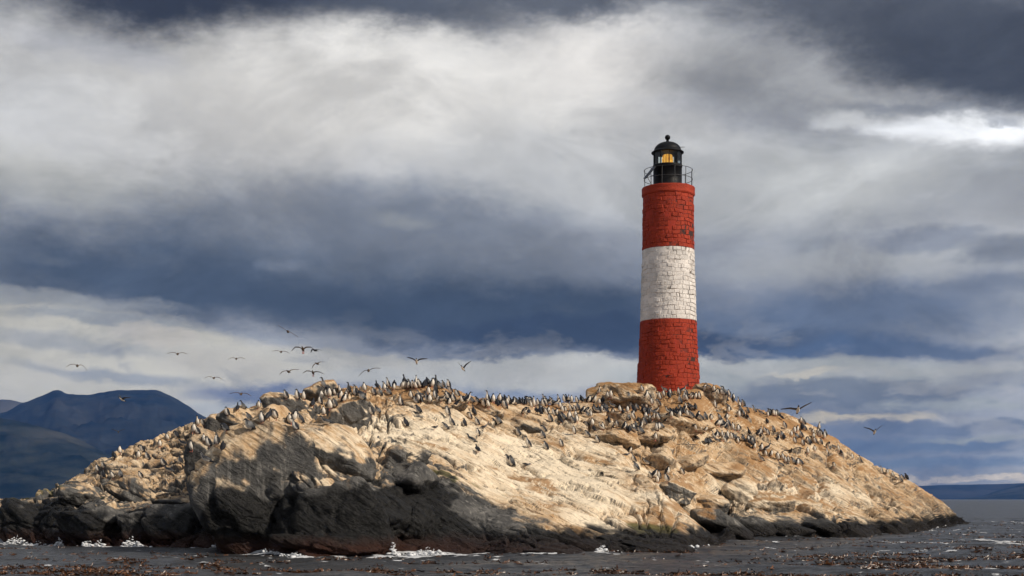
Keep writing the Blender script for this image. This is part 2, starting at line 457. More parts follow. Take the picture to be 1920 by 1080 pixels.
# ---------------------------------------------------------------- the island
# each row: bearing column, waterline row, then five (row, distance) stations up to the crest
COLS = [
 (-620, 1040, [(1040,44),(1040,45),(1040,46),(1040,47),(1040,48)]),
 (-420, 1019, [(1008,45),(1000,46),(992,47.5),(985,49),(980,50.5)]),
 (-250, 1018, [(1000,45.5),(985,46.5),(970,48),(955,49.5),(950,51)]),
 (-60, 1020, [(990,44.5),(970,45.5),(955,47),(946,48.5),(942,50)]),
 (60, 1022, [(985,43),(958,44.5),(947,46.5),(940,48.5),(936,50)]),
 (130, 1026, [(985,41.5),(955,43),(938,46),(920,49),(904,51)]),
 (220, 1029, [(990,40.5),(955,42.5),(930,46.5),(895,50),(853,54)]),
 (310, 1031, [(990,40),(955,42),(920,46.5),(870,51),(815,55)]),
 (385, 1032, [(995,38.8),(955,40.5),(890,46),(835,51),(785,55)]),
 (430, 1034, [(970,37.7),(912,38.5),(860,40.5),(815,49),(774,54)]),
 (500, 1040, [(960,35.6),(880,36.4),(822,38.2),(795,47),(764,53)]),
 (570, 1044, [(965,34.3),(885,35.0),(832,36.8),(785,45),(742,52)]),
 (640, 1043, [(965,34.6),(890,35.3),(836,37.2),(775,45),(730,51)]),
 (720, 1042, [(980,35.0),(905,36.0),(850,38.5),(780,44.5),(729,50)]),
 (800, 1042, [(990,35.5),(915,37),(860,39),(785,44.5),(725,49.5)]),
 (850, 1042, [(995,35.5),(922,37.1),(864,39.7),(790,45.2),(735,50.2)]),
 (900, 1042, [(1000,35.6),(940,37.3),(872,40.5),(802,46),(750,51.3)]),
 (960, 1044, [(1010,35),(955,37.2),(880,41.8),(812,47.3),(757,53)]),
 (1040, 1045, [(1012,35.2),(940,39.2),(870,44),(810,49.5),(760,55)]),
 (1110, 1041, [(1002,37),(912,42),(852,47.5),(800,52),(748,57)]),
 (1160, 1038, [(1000,37.8),(885,45),(846,49),(798,53),(733,58.5)]),
 (1190, 1037, [(996,38.5),(882,45.8),(880,48.3),(830,51.5),(734,58.7)]),
 (1253, 1034, [(1002,38.9),(938,42.2),(958,46),(868,50.5),(737,58.6)]),
 (1310, 1029, [(1011,40.0),(985,41.5),(1000,45.5),(885,51.5),(733,59.5)]),
 (1345, 1024, [(1014,42.0),(1008,43),(1000,47.0),(878,53),(736,61)]),
 (1400, 1012, [(985,48.6),(955,50.5),(910,53),(840,57),(762,63)]),
 (1480, 1011, [(980,49.6),(955,51.5),(915,54.5),(855,58),(786,64)]),
 (1560, 1010, [(985,50.5),(955,53),(920,56),(875,60),(820,65)]),
 (1640, 1007, [(985,53),(960,56),(935,59.5),(905,63),(877,67)]),
 (1720, 1000, [(985,58.5),(970,60.5),(950,63.5),(933,67),(916,70)]),
 (1775, 990, [(983,69.3),(978,70),(970,71),(963,72),(957,73)]),
 (1806, 984, [(984,76.5),(984,77),(984,77.5),(984,78),(984,79)]),
 (1860, 1005, [(1005,77),(1005,78),(1005,79),(1005,80),(1005,81)]),
]
def pchip(x, y, xi):
    """monotone cubic along axis 0"""
    x = np.asarray(x, float); y = np.asarray(y, float)
    h = np.diff(x); d = np.diff(y, axis=0) / h.reshape(-1, *([1] * (y.ndim - 1)))
    m = np.zeros_like(y)
    hh = h.reshape(-1, *([1] * (y.ndim - 1)))
    w1 = 2 * hh[1:] + hh[:-1]; w2 = hh[1:] + 2 * hh[:-1]
    ok = (d[:-1] * d[1:]) > 0
    with np.errstate(divide='ignore', invalid='ignore'):
        hm = (w1 + w2) / (w1 / d[:-1] + w2 / d[1:])
    m[1:-1] = np.where(ok, hm, 0); m[0] = d[0]; m[-1] = d[-1]
    k = np.clip(np.searchsorted(x, xi) - 1, 0, len(x) - 2)
    t = (xi - x[k]) / h[k]
    sh = (-1,) + (1,) * (y.ndim - 1)
    t = t.reshape(sh); hk = h[k].reshape(sh)
    return ((1 + 2 * t) * (1 - t) ** 2 * y[k] + t * (1 - t) ** 2 * hk * m[k]
            + t * t * (3 - 2 * t) * y[k + 1] + t * t * (t - 1) * hk * m[k + 1])

cpx = np.array([c[0] for c in COLS], float)
LV = []
for (px, wpy, st) in COLS:
    Yw = CH * F / (wpy - HZ) if wpy < 1000 or px > -500 else 44.0
    lv = []
    sub = px < -500 or px > 1830
    yw = st[0][1] - 1.0 if sub else min(Yw, st[0][1] - 0.35)
    lv.append((yw - 1.2, -1.1))
    lv.append((yw, -1.0 if sub else 0.0))
    for (py, Y) in st: lv.append((Y, min(Z(py, Y), 9) if not sub else -1.0))
    Yc, zc = lv[-1]
    if 1150 <= px <= 1330:
        lv += [(Yc + 4.6, zc + 0.02), (Yc + 9, zc * 0.55), (Yc + 14, -1.2)]
    else:
        lv += [(Yc + 2.2, zc - 0.12), (Yc + 7, zc * 0.55 - 0.2), (Yc + 12, -1.2)]
    LV.append(lv)
LV = np.array(LV)                                   # columns x levels x (Y, z)
colx = np.arange(-620, 1861, 2.0)
LC = pchip(cpx, LV, colx)
counts = [12, 80, 72, 84, 120, 96, 14, 14, 10]
tt = np.concatenate([np.linspace(i, i + 1, c, endpoint=False) for i, c in enumerate(counts)] + [[len(counts)]])
S = pchip(np.arange(LV.shape[1], dtype=float), np.swapaxes(LC, 0, 1), tt)   # rows x cols x 2
YY = S[:, :, 0]; ZZ = S[:, :, 1]
NR, NC = YY.shape
XX = (colx[None, :] - 960) / F * YY
P0 = np.stack([XX, YY, ZZ], -1)
def grid_normals(P):
    du = np.gradient(P, axis=1); dv = np.gradient(P, axis=0)
    n = np.cross(du, dv); n /= (np.linalg.norm(n, axis=-1, keepdims=True) + 1e-9)
    return n
N0 = grid_normals(P0)
def rock_relief(P, px):
    """displacement (m) along the normal"""
    Q = P @ RB
    wob = np.stack([fbm(P * 0.5, 2, 3), fbm(P * 0.5, 2, 5), fbm(P * 0.5, 2, 9)], 1)
    Qw = Q + 0.6 * wob
    right = sstep(1180, 1290, px)                       # rounder blocks on the right hill
    midl = sstep(640, 760, px) * (1 - right)
    one = np.ones_like(px)
    F1, F2, I1 = cellular(Qw * np.stack([0.42 - 0.22 * midl + 0.12 * right, 0.70 * one, 0.95 * one], 1), 11)
    gate = sstep(-0.12, 0.12, fbm(P * 0.3, 3, 47))
    d = 0.24 * fbm(P * 0.22, 3, 1)
    d += (0.40 - 0.26 * midl - 0.08 * right) * (I1 - 0.5) * sstep(0.0, 0.16, F2 - F1) - (0.06 + 0.36 * gate) * np.exp(-((F2 - F1) / 0.055) ** 2)
    G1, G2, I2 = cellular(Qw * np.stack([0.85 - 0.30 * midl, 2.1 * one, 3.0 * one], 1), 23)
    gate2 = sstep(-0.1, 0.1, fbm(P * 0.7, 2, 49))
    d += (0.12 - 0.07 * midl - 0.04 * right) * (I2 - 0.5) * sstep(0.0, 0.16, G2 - G1) - (0.20 - 0.06 * midl - 0.06 * right) * gate2 * np.exp(-((G2 - G1) / 0.075) ** 2)
    saw = (Qw[:, 2] * 1.5 + 0.35 * I1 + 0.8 * fbm(P * 0.6, 2, 41)) % 1.0
    d += (0.20 - 0.07 * midl) * (saw - 0.5) * sstep(-0.1, 0.12, fbm(P * 0.3, 2, 43))
    saw2 = (Qw[:, 1] * 2.4 - Qw[:, 2] * 1.7 + 0.9 * fbm(P * 0.9, 2, 45)) % 1.0
    d += 0.07 * (saw2 - 0.5) * sstep(-0.05, 0.15, fbm(P * 0.4, 2, 46))
    d += (0.13 - 0.045 * midl) * fbm(Qw * np.array([0.35, 2.6, 3.6]), 5, 31, 0.6, ridged=True)
    d += 0.03 * fbm(P * 4.0, 4, 37, 0.6)
    return d
pf = P0.reshape(-1, 3); pxf = np.broadcast_to(colx[None, :], (NR, NC)).reshape(-1)
rel = rock_relief(pf, pxf)
tgrid = np.broadcast_to(tt[:, None], (NR, NC)).reshape(-1)
amp = 1.0 - 0.35 * sstep(5.2, 5.9, tgrid)
# steep dark face: stronger blocks
face = sstep(395, 450, pxf) * (1 - sstep(880, 960, pxf)) * sstep(0.6, 1.2, tgrid) * (1 - sstep(3.6, 4.3, tgrid))
amp = amp * (1 - 0.5 * face)
amp = amp * (1 - 0.6 * sstep(1150, 1200, pxf) * (1 - sstep(1325, 1370, pxf)) * sstep(1.6, 2.1, tgrid) * (1 - sstep(3.9, 4.4, tgrid)))
# level footing under the tower
TX, TY = X(1253, 60.24), 60.24
rt = np.hypot(pf[:, 0] - TX, pf[:, 1] - TY)
amp = amp * (0.35 + 0.65 * sstep(1.2, 2.2, rt))
PD = pf + N0.reshape(-1, 3) * (rel * amp)[:, None]
PD3 = PD.reshape(NR, NC, 3)
ND = grid_normals(PD3).reshape(-1, 3)

BND = np.array([(-700,900),(0,925),(90,925),(120,915),(160,925),(230,940),(330,942),(390,930),(405,905),(440,900),(480,900),(520,898),
                (570,905),(620,912),(690,905),(730,885),(780,878),(850,890),(900,935),(960,965),(1030,990),(1100,1002),(1200,1004),
                (1330,992),(1360,965),(1420,962),(1500,968),(1600,978),(1700,984),(1780,978),(1900,980)], float)
def rock_masks(P, N, bias=0.0):
    px = 960 + F * P[:, 0] / P[:, 1]; py = HZ - F * (P[:, 2] - CH) / P[:, 1]
    b = np.interp(px, BND[:, 0], BND[:, 1])
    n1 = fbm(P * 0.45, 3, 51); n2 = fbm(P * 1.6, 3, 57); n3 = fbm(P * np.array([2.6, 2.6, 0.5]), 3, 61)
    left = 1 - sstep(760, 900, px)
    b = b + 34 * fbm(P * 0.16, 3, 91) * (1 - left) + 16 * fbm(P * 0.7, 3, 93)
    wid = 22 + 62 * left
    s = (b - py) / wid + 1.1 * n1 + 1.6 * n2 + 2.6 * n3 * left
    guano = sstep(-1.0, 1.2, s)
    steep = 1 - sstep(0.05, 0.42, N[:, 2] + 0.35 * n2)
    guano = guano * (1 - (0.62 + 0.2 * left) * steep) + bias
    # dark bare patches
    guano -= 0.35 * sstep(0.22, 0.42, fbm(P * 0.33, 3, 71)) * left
    wet = sstep(0.0, 1.0, (py - b) / (58.0 - 12 * left) - 0.25 + 0.35 * left + 1.3 * n1 + 1.1 * n2) * (0.62 + 0.38 * (1 - sstep(900, 1250, px)))
    wet = np.maximum(wet, sstep(0.9, 0.4, P[:, 2] + 0.3 * n2) * (0.75 + 0.25 * left))
    al = sstep(0.05, 0.3, n1 + 0.25 * n2) * np.exp(-((py - b - 18) / 40.0) ** 2) * (sstep(740, 850, px) * (1 - sstep(1230, 1330, px)) + 0.7 * (1 - sstep(200, 380, px)) + 0.35)
    top = sstep(0.05, 0.42, 1.0 * fbm(P * np.array([0.35, 0.5, 0.9]), 4, 81) + 0.35 * sstep(3.6, 5.4, P[:, 2]) + 0.26 * sstep(1080, 1300, px) + 0.10 * sstep(4.4, 5.6, P[:, 2]))
    m = np.stack([np.clip(guano, 0, 1), np.clip(al, 0, 1), np.clip(top * sstep(0.25, 0.7, N[:, 2]), 0, 1) * sstep(0, 1, s), np.clip(wet, 0, 1)], 1)
    return m.astype(np.float32)
def set_lime(me, P):
    px = 960 + F * P[:, 0] / P[:, 1]; py = HZ - F * (P[:, 2] - CH) / P[:, 1]
    n = fbm(P * np.array([0.5, 0.5, 0.8]), 3, 95)
    l = np.exp(-((px - 1060) / 230) ** 2 - ((py - 900 - 0.25 * (px - 1060)) / 75) ** 2) + 0.7 * np.exp(-((px - 1500) / 170) ** 2 - ((py - 930) / 40) ** 2) + 0.7 * np.exp(-((px - 760) / 120) ** 2 - ((py - 800) / 40) ** 2)
    me.attributes.new('lime', 'FLOAT', 'POINT').data.foreach_set('value', np.clip(l + 0.9 * n, 0, 1).astype(np.float32))
def set_mask(me, m):
    a = me.color_attributes.new('mask', 'FLOAT_COLOR', 'POINT')
    a.data.foreach_set('color', np.ascontiguousarray(m, dtype=np.float32).ravel())

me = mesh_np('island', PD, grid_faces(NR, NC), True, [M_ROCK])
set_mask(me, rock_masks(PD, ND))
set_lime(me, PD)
island = tag(obj('rocky_island', me), kind='structure')

# loose boulders and shore rocks --------------------------------------------------
def ico(sub):
    bm = bmesh.new(); bmesh.ops.create_icosphere(bm, subdivisions=sub, radius=1.0)
    V = np.array([v.co[:] for v in bm.verts], np.float32); Fs = np.array([[v.index for v in f.verts] for f in bm.faces], np.int32)
    bm.free(); return V, Fs
ICO = {s: ico(s) for s in (1, 2, 4, 5)}
RAS = np.full((400, 1300), 1e9, np.float32)
def _ras(P):
    ix = ((960 + F * P[:, 0] / P[:, 1]) / 2 + 320).astype(int); iy = ((HZ - F * (P[:, 2] - CH) / P[:, 1]) / 2 - 340).astype(int)
    ok = (ix >= 0) & (ix < 1300) & (iy >= 0) & (iy < 400)
    np.minimum.at(RAS, (iy[ok], ix[ok]), P[ok, 1].astype(np.float32))
_ras(PD[tgrid > 0.9])
def surf_Y(px, py, w=6):
    ix = int(px / 2 + 320); iy = int(py / 2 - 340)
    q = RAS[max(0, iy - w):iy + w + 1, max(0, ix - w):ix + w + 1]; q = q[q < 1e8]
    return float(np.median(q)) if len(q) else None
def boulder(px, py, Y, wpx, hpx, depth, seed, label, tilt=0.0, bias=0.0, sub=4, planes=16, smooth=0.0):
    rng = np.random.RandomState(seed)
    V, Fs = ICO[sub]
    n = rng.normal(size=(planes, 3)); n /= np.linalg.norm(n, axis=1, keepdims=True)
    d = rng.uniform(0.55 + 0.25 * smooth, 1.0, planes)
    q = V @ n.T
    r = np.where(q > 0.05, d[None, :] / np.maximum(q, 0.05), 9.0)
    k = 26.0 - 16.0 * smooth
    r = -np.log(np.exp(-k * r).sum(1) + math.exp(-k * 1.15)) / k
    U = V * r[:, None]
    w = wpx / F * Y / 2; h = hpx / F * Y / 2
    U = U * np.array([w * 1.12, depth / 2, h * 1.12])
    ca, sa = math.cos(math.radians(tilt)), math.sin(math.radians(tilt))
    R = np.array([[ca, 0, sa], [0, 1, 0], [-sa, 0, ca]]); U = U @ R.T
    ys = surf_Y(px, py + hpx * 0.15)
    if ys is not None: Y = ys + (0.12 + 0.16 * smooth) * depth
    c = np.array(at(px, py, Y))
    nn = U / (np.linalg.norm(U, axis=1, keepdims=True) + 1e-6)
    PW = U + c
    s = min(1.0, w)
    G1, G2, I2 = cellular(((PW @ RB) + 0.2) * np.array([0.8, 2.0, 2.4]), 123)
    dd = 0.16 * fbm(PW * 0.9, 3, seed) + 0.13 * s * (I2 - 0.5) * sstep(0, 0.16, G2 - G1) - 0.10 * s * np.exp(-(G2 - G1) / 0.05) + 0.09 * fbm((PW @ RB) * np.array([0.6, 2.2, 3.0]), 5, seed + 3, 0.6, ridged=True)
    big_ = 1.0 + 1.0 * min(max((w - 1.0) / 0.6, 0.0), 1.0)
    if big_ > 1.0:
        C1, C2, I3 = cellular((PW @ RB) * np.array([0.45, 0.9, 1.1]) + 0.3 * fbm(PW * 0.8, 2, 77)[:, None], 133)
        dd = dd + (big_ - 1) * (0.34 * (I3 - 0.5) * sstep(0, 0.14, C2 - C1) - 0.22 * np.exp(-((C2 - C1) / 0.05) ** 2))
    U = U + nn * (dd * (1 - 0.45 * smooth))[:, None]
    base = np.array([c[0], c[1], c[2] - h])
    me = mesh_np('boulder', U + c - base, Fs, True, [M_ROCK])
    me.update()
    nv = np.zeros(len(U) * 3, np.float32); me.vertices.foreach_get('normal', nv)
    set_mask(me, rock_masks(U + c, nv.reshape(-1, 3), bias)); set_lime(me, U + c)
    o = obj('boulder', me, loc=tuple(base))
    return tag(o, label, 'rock', 'boulders and ledges of the island')
BOULDERS = [
 # px, py, Y, wpx, hpx, depth, seed, label, tilt, bias, sub
 (1176, 748, 57.8, 120, 78, 2.0, 1, 'tan pointed boulder beside the foot of the lighthouse, a bird on top', 12, 0.1, 5),
 (1335, 742, 60.6, 60, 40, 1.4, 2, 'low tan rock just right of the lighthouse base', 5, 0.1, 4),
 (652, 786, 44.2, 84, 76, 1.3, 3, 'grey rounded boulder standing proud above the dark cliff', -10, -0.2, 5),
 (520, 822, 38.8, 110, 92, 1.8, 4, 'pointed grey boulder on the shoulder of the dark cliff', 25, -0.15, 5),
 (598, 740, 51.0, 66, 50, 1.2, 5, 'tan crag on the left skyline with a tall bird on top', 0, 0.0, 4),
 (545, 772, 50.0, 100, 50, 1.6, 6, 'cracked tan block below the left skyline crags', 6, -0.12, 5),
 (402, 800, 51.5, 46, 54, 1.2, 7, 'grey slab on the skyline at the left end of the ridge', -8, -0.25, 4),
 (450, 790, 52.0, 60, 44, 1.3, 8, 'brown-streaked rock right of the grey skyline slab', 4, -0.15, 4),
 (436, 838, 43.5, 62, 54, 1.2, 9, 'dark rock in the gully left of the big cliff', 10, -0.35, 4),
 (388, 872, 45.5, 62, 130, 1.5, 10, 'tall dark streaked slab left of the big cliff', 4, -0.4, 5),
 (628, 862, 36.0, 170, 104, 2.0, 12, 'bulging whitewashed rock on the brow of the dark cliff', 10, -0.1, 5, 1.0),
 (490, 958, 36.5, 215, 300, 3.2, 50, 'big rounded grey bluff, the left half of the dark cliff', 26, -0.12, 5, 0.35),
 (655, 985, 35.0, 180, 150, 2.2, 51, 'smooth black wall below the whitewashed brow', 8, -0.4, 5, 0.3),
 (745, 872, 37.2, 110, 58, 1.6, 13, 'hollowed pale rock above the green slabs', -18, 0.0, 5),
 (770, 905, 36.8, 110, 62, 1.6, 14, 'green-grey rock at the top of the algae slabs', 20, -0.4, 4),
 (845, 760, 49.5, 60, 26, 1.4, 15, 'low tan rock behind the birds of the left summit', 0, 0.0, 4),
 (918, 772, 48.6, 52, 26, 1.0, 16, 'rounded brown rock high on the pale slope', 4, 0.0, 4),
 (982, 798, 46.8, 64, 34, 1.1, 17, 'small grey streaked outcrop on the pale slope', 12, -0.3, 4),
 (1165, 786, 52.8, 54, 36, 1.1, 18, 'round tan boulder below the saddle, birds around it', 0, 0.15, 4),
 (1124, 795, 51.5, 50, 30, 1.1, 19, 'squat tan boulder left of the round one below the saddle', 0, 0.1, 4),
 (1160, 826, 48.6, 100, 50, 1.5, 20, 'wide tan boulder at the head of the gully', 6, 0.15, 5),
 (1215, 822, 49.6, 90, 54, 1.5, 21, 'tan boulder with a grey patch at the head of the gully', -6, 0.05, 5),
 (1268, 800, 52.2, 120, 46, 1.7, 22, 'broad whitish boulder below the lighthouse', 4, 0.2, 5),
 (1242, 866, 47.5, 60, 46, 1.2, 23, 'square tan block stepping down into the gully', 10, 0.1, 4),
 (1290, 870, 48.5, 80, 40, 1.3, 24, 'angular tan block in the middle of the right hill', -14, 0.1, 4),
 (1345, 884, 49.5, 90, 44, 1.4, 25, 'flat tan block right of the angular block', 6, 0.1, 4),
 (1268, 926, 45.6, 70, 56, 1.3, 26, 'fan-streaked brown rock at the mouth of the gully', 8, -0.2, 5),
 (1335, 948, 46.8, 90, 44, 1.4, 27, 'rounded grey-tan rock above the dark gully', 0, -0.05, 4),
 (1390, 930, 49.2, 80, 56, 1.4, 28, 'upright pale rock at the foot of the right hill', 16, 0.1, 4),
 (1440, 948, 49.4, 90, 52, 1.4, 29, 'pale ribbed rock at the foot of the right hill', -10, 0.1, 4),
 (1350, 985, 45.0, 110, 46, 1.4, 30, 'black wet rock at the head of the small cove', 14, -0.6, 4),
 (1412, 990, 48.0, 80, 40, 1.2, 31, 'dark wet block on the cove shore', -6, -0.6, 4),
 (1470, 996, 48.5, 100, 30, 1.2, 32, 'long flat dark shore rock below the right hill', 4, -0.6, 4),
 (1535, 992, 49.0, 80, 36, 1.2, 33, 'dark shore rock right of the long flat one', 10, -0.6, 4),
 (40, 982, 44.0, 170, 72, 2.4, 34, 'sloping black slab at the far left shore', 18, -0.6, 5),
 (182, 984, 41.0, 130, 66, 2.0, 35, 'grey-black slab with a smooth face on the left shore', 22, -0.6, 5),
 (146, 934, 46.0, 70, 46, 1.6, 36, 'brown mottled rock at the left end of the ridge', -4, -0.1, 5),
 (262, 990, 40.0, 100, 70, 1.8, 37, 'dark broken rock in the left shore group', 24, -0.6, 5),
 (338, 992, 38.8, 110, 80, 1.8, 38, 'black pointed rock next to the big cliff', 26, -0.6, 5),
 (250, 930, 44.5, 90, 50, 1.6, 39, 'pale streaked slab above the left shore rocks', 24, -0.1, 5),
 (330, 944, 43.0, 80, 28, 1.4, 40, 'low pale rock in front of the tall dark slab', 4, 0.0, 4),
 (375, 950, 41.8, 44, 30, 1.1, 41, 'small pale boulder tucked against the big cliff', -6, 0.0, 4),
 (715, 970, 34.9, 120, 90, 1.5, 42, 'angular black block at the base of the big cliff', 14, -0.6, 5),
 (605, 1020, 34.2, 180, 50, 1.2, 43, 'low wet black ledge under the big cliff', 4, -0.6, 5),
 (790, 985, 35.2, 70, 90, 1.4, 44, 'tilted grey-black slab below the green slope', 24, -0.55, 5),
 (1050, 1040, 34.0, 130, 26, 1.6, 45, 'low weed-covered rock awash in front of the slope', 2, -0.6, 4),
 (1195, 1028, 36.5, 190, 36, 1.8, 46, 'smooth dark whaleback ledge at the waterline', 5, -0.6, 5),
]
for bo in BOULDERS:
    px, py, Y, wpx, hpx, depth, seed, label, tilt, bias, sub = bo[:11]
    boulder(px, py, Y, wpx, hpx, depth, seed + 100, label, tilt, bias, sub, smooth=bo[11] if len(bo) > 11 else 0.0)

# ---------------------------------------------------------------- the sea
wl_px = colx; wl_Y = np.interp(1.0, [0, 1], [0, 1]) * LC[:, 1, 0]
def shore_gap(x, y):
    """metres of open water between a point and the rock, seen from the boat"""
    px = 960 + F * x / y
    Yw = np.interp(px, wl_px, wl_Y, left=400, right=400)
    return np.where((px < -500) | (px > 1812), 50.0, Yw - y)
def wave(x, y):
    x = np.asarray(x, float); y = np.asarray(y, float)
    P = np.stack([x, y, 0 * x], 1)
    z = 0.050 * np.sin(0.9 * x * 0.35 + 1.15 * y + 1.5 * perlin(P * 0.12, 5)) + 0.028 * np.sin(2.3 * y - 0.9 * x + 2 * perlin(P * 0.25, 7))
    z = z + 0.085 * fbm(P * np.array([0.45, 0.9, 1]), 3, 301) + 0.05 * fbm(P * np.array([1.3, 2.4, 1]), 3, 307, 0.55, ridged=True)
    return z * (1 - sstep(90, 260, y)) * sstep(8, 14, y) 
nc, nr = 760, 520
uu = np.linspace(-0.62, 0.62, nc)
dyp = np.concatenate([np.linspace(230, 36, 430), np.geomspace(35.5, 0.30, nr - 430)])
yy = CH * F / dyp
WX = uu[None, :] * yy[:, None]; WY = np.broadcast_to(yy[:, None], WX.shape)
wz = wave(WX.ravel(), WY.ravel())
def sea_material():
    m, N, b, out = new_mat('sea_water')
    geo = N.add('ShaderNodeNewGeometry'); pos = geo.outputs['Position']
    p1 = N.mapping(pos, scale=(0.5, 1.0, 1.0))
    n1 = N.noise(p1, 2.6, 6, 0.62, 0.4)
    n2 = N.noise(N.mapping(pos, scale=(0.45, 1.0, 1)), 0.35, 5, 0.6, 0.3)
    n3 = N.noise(p1, 11.0, 4, 0.6)
    b.inputs['Base Color'].default_value = (0.030, 0.031, 0.034, 1)
    b.inputs['Roughness'].default_value = 0.30
    b.inputs['IOR'].default_value = 1.33
    b.inputs['Specular IOR Level'].default_value = 0.5
    h = N.math('ADD', N.math('MULTIPLY', n1, 0.55), N.math('MULTIPLY', n2, 2.2))
    h = N.math('ADD', h, N.math('MULTIPLY', n3, 0.10))
    bp = N.add('ShaderNodeBump'); bp.inputs['Strength'].default_value = 1.0; bp.inputs['Distance'].default_value = 0.27
    N.link(h, bp.inputs['Height']); N.link(bp.outputs[0], b.inputs['Normal'])
    return m
me = mesh_np('sea', np.stack([WX.ravel(), WY.ravel(), wz], 1), grid_faces(nr, nc), True, [sea_material()])
tag(obj('sea', me), kind='structure')

# foam: lacy sheets and tumbled crests along the rocks and in wind streaks
FOAM = np.array([(-700,.5),(0,.9),(70,.8),(90,.4),(110,.9),(140,.4),(165,.8),(200,.4),(230,.9),(262,.9),(280,.3),(390,.3),(400,.9),(425,.6),(470,.9),(555,.9),(590,.3),(630,.5),(690,.7),(720,.4),(740,.8),(840,.8),(880,.4),(940,.15),(1100,.15),(1125,.7),(1180,.5),(1220,.2),(1700,.2),(1750,.8),(1800,.5),(2600,.3)], float)
def foam_mesh():
    step = 0.055
    Vs = []; Fs = []; Ds = []; base = 0
    gx = np.arange(-24, 40, step); 
    blocks = []
    for (y0, y1, sy) in ((25, 62, 0.075), (62, 100, 0.22)):
        gy = np.arange(y0, y1, sy); gx = np.arange(-24, 42, step if y0 < 60 else 0.16)
        GX, GY = np.meshgrid(gx, gy)
        xa = GX.ravel(); ya = GY.ravel()
        ga = shore_gap(xa, ya)
        cand = np.nonzero((np.abs(xa / ya) < 0.43) & (ga > -0.7))[0]
        x = xa[cand]; y = ya[cand]; g = ga[cand]
        P = np.stack([x, y, 0 * x], 1)
        near = np.exp(-np.clip(g - 0.25, 0, 9) / 0.55) * (g > -0.6)
        patch = fbm(P * np.array([0.28, 0.5, 1]), 3, 401)
        lace = fbm(P * np.array([1.3, 2.6, 1]), 4, 411, 0.6)
        rid = fbm(P * np.array([1.1, 2.6, 1]), 3, 421, 0.6, ridged=True)
        streak = fbm(P * np.array([0.16, 1.5, 1]), 4, 431, 0.6)
        near = near * np.interp(960 + F * x / y, FOAM[:, 0], FOAM[:, 1])
        f = near * (0.30 + 1.3 * patch) + 0.55 * lace + 0.12 * np.clip(rid - 0.2, -0.5, 0.3) - 0.15
        f2 = 0.9 * streak + 0.45 * lace + 0.30 * fbm(P * 0.08, 2, 441) + 0.14 * sstep(2, 16, x) - 0.37
        f = np.maximum(f, np.where(g > 0.1, f2, -1)) - np.where(rid < 0.1, 0.05, 0.0)
        K = np.zeros(GX.size, bool); K[cand[f > 0]] = True
        K = K.reshape(GX.shape)
        cell = K[:-1, :-1] & K[1:, :-1] & K[:-1, 1:] & K[1:, 1:]
        idx = np.arange(GX.size).reshape(GX.shape)
        q = np.stack([idx[:-1, :-1][cell], idx[:-1, 1:][cell], idx[1:, 1:][cell], idx[1:, :-1][cell]], 1)
        used = np.unique(q)
        remap = -np.ones(GX.size, np.int64); remap[used] = np.arange(len(used))
        loc_ = np.zeros(GX.size, np.int64); loc_[cand] = np.arange(len(cand)); us = loc_[used]
        xu, yu = x[us], y[us]
        z = wave(xu, yu) + 0.012 + np.clip(near[us] * (0.10 + 0.9 * patch[us]), 0, 0.5) * 0.38 * np.clip(f[us] * 2.2, 0, 1) * (0.55 + 0.9 * np.abs(lace[us] * 2))
        Vs.append(np.stack([xu, yu, z], 1)); Fs.append(remap[q] + base); base += len(used); Ds.append(np.clip(f[us] / 0.16, 0, 1))
    return np.concatenate(Vs), np.concatenate(Fs), np.concatenate(Ds)
fV, fF, fD = foam_mesh()
M_FOAM = plain('foam_white', (0.62, 0.63, 0.65), 0.8, 0.2, 6.0)
def lace_material():
    m, N, b, out = new_mat('foam_lace')
    geo = N.add('ShaderNodeNewGeometry'); pos = geo.outputs['Position']
    n = N.noise(N.mapping(pos, scale=(0.7, 1.3, 1)), 7.0, 6, 0.7, 0.6)
    at_ = N.add('ShaderNodeAttribute', attribute_name='thick', attribute_type='GEOMETRY')
    al = N.mapr(N.math('MULTIPLY_ADD', at_.outputs['Fac'], 0.75, n), 0.62, 0.98, 0.0, 0.92, 'SMOOTHSTEP')
    b.inputs['Base Color'].default_value = (0.55, 0.56, 0.58, 1); b.inputs['Roughness'].default_value = 0.8
    N.link(al, b.inputs['Alpha'])
    return m
me = mesh_np('foam', fV, fF, True, [lace_material()])
me.attributes.new('thick', 'FLOAT', 'POINT').data.foreach_set('value', fD.astype(np.float32))
tag(obj('sea_foam', me), 'white foam breaking along the rocks and in streaks', 'foam', kind='stuff')

# spray lumps thrown up where waves meet the rock
rng = np.random.RandomState(5)
sV = []; sF = []; nb = 0
Vi, Fi = ICO[1]
for (px, n, w, hh) in ((32, 26, 26, 0.30), (70, 12, 20, 0.14), (112, 12, 10, 0.34), (165, 10, 14, 0.22), (186, 10, 14, 0.25), (246, 18, 20, 0.32), (408, 14, 14, 0.30), (500, 16, 40, 0.14),
                       (556, 10, 20, 0.10), (738, 10, 8, 0.35), (800, 16, 40, 0.2), (1130, 12, 14, 0.22), (1160, 8, 20, 0.1), (1290, 8, 40, 0.08), (1765, 6, 14, 0.12)):
    for k in range(n * 4):
        p = px + rng.normal() * w * 0.6
        Y = np.interp(p, wl_px, wl_Y) - 0.25 - abs(rng.normal()) * 0.18
        t = abs(rng.normal())
        zz = hh * math.exp(-((p - px) / w) ** 2 * 2) * rng.uniform(0, 1) ** 1.5
        r = rng.uniform(0.010, 0.042) * (1.0 if zz < hh * 0.5 else 0.5)
        x = X(p, Y)
        z0 = float(wave(np.array([x]), np.array([Y]))[0]) + zz
        U = Vi * np.array([r * 1.6, r, r * 0.9]) * (1 + 0.3 * rng.normal(size=(len(Vi), 1))) + np.array([x, Y, z0])
        sV.append(U); sF.append(Fi + nb); nb += len(U)
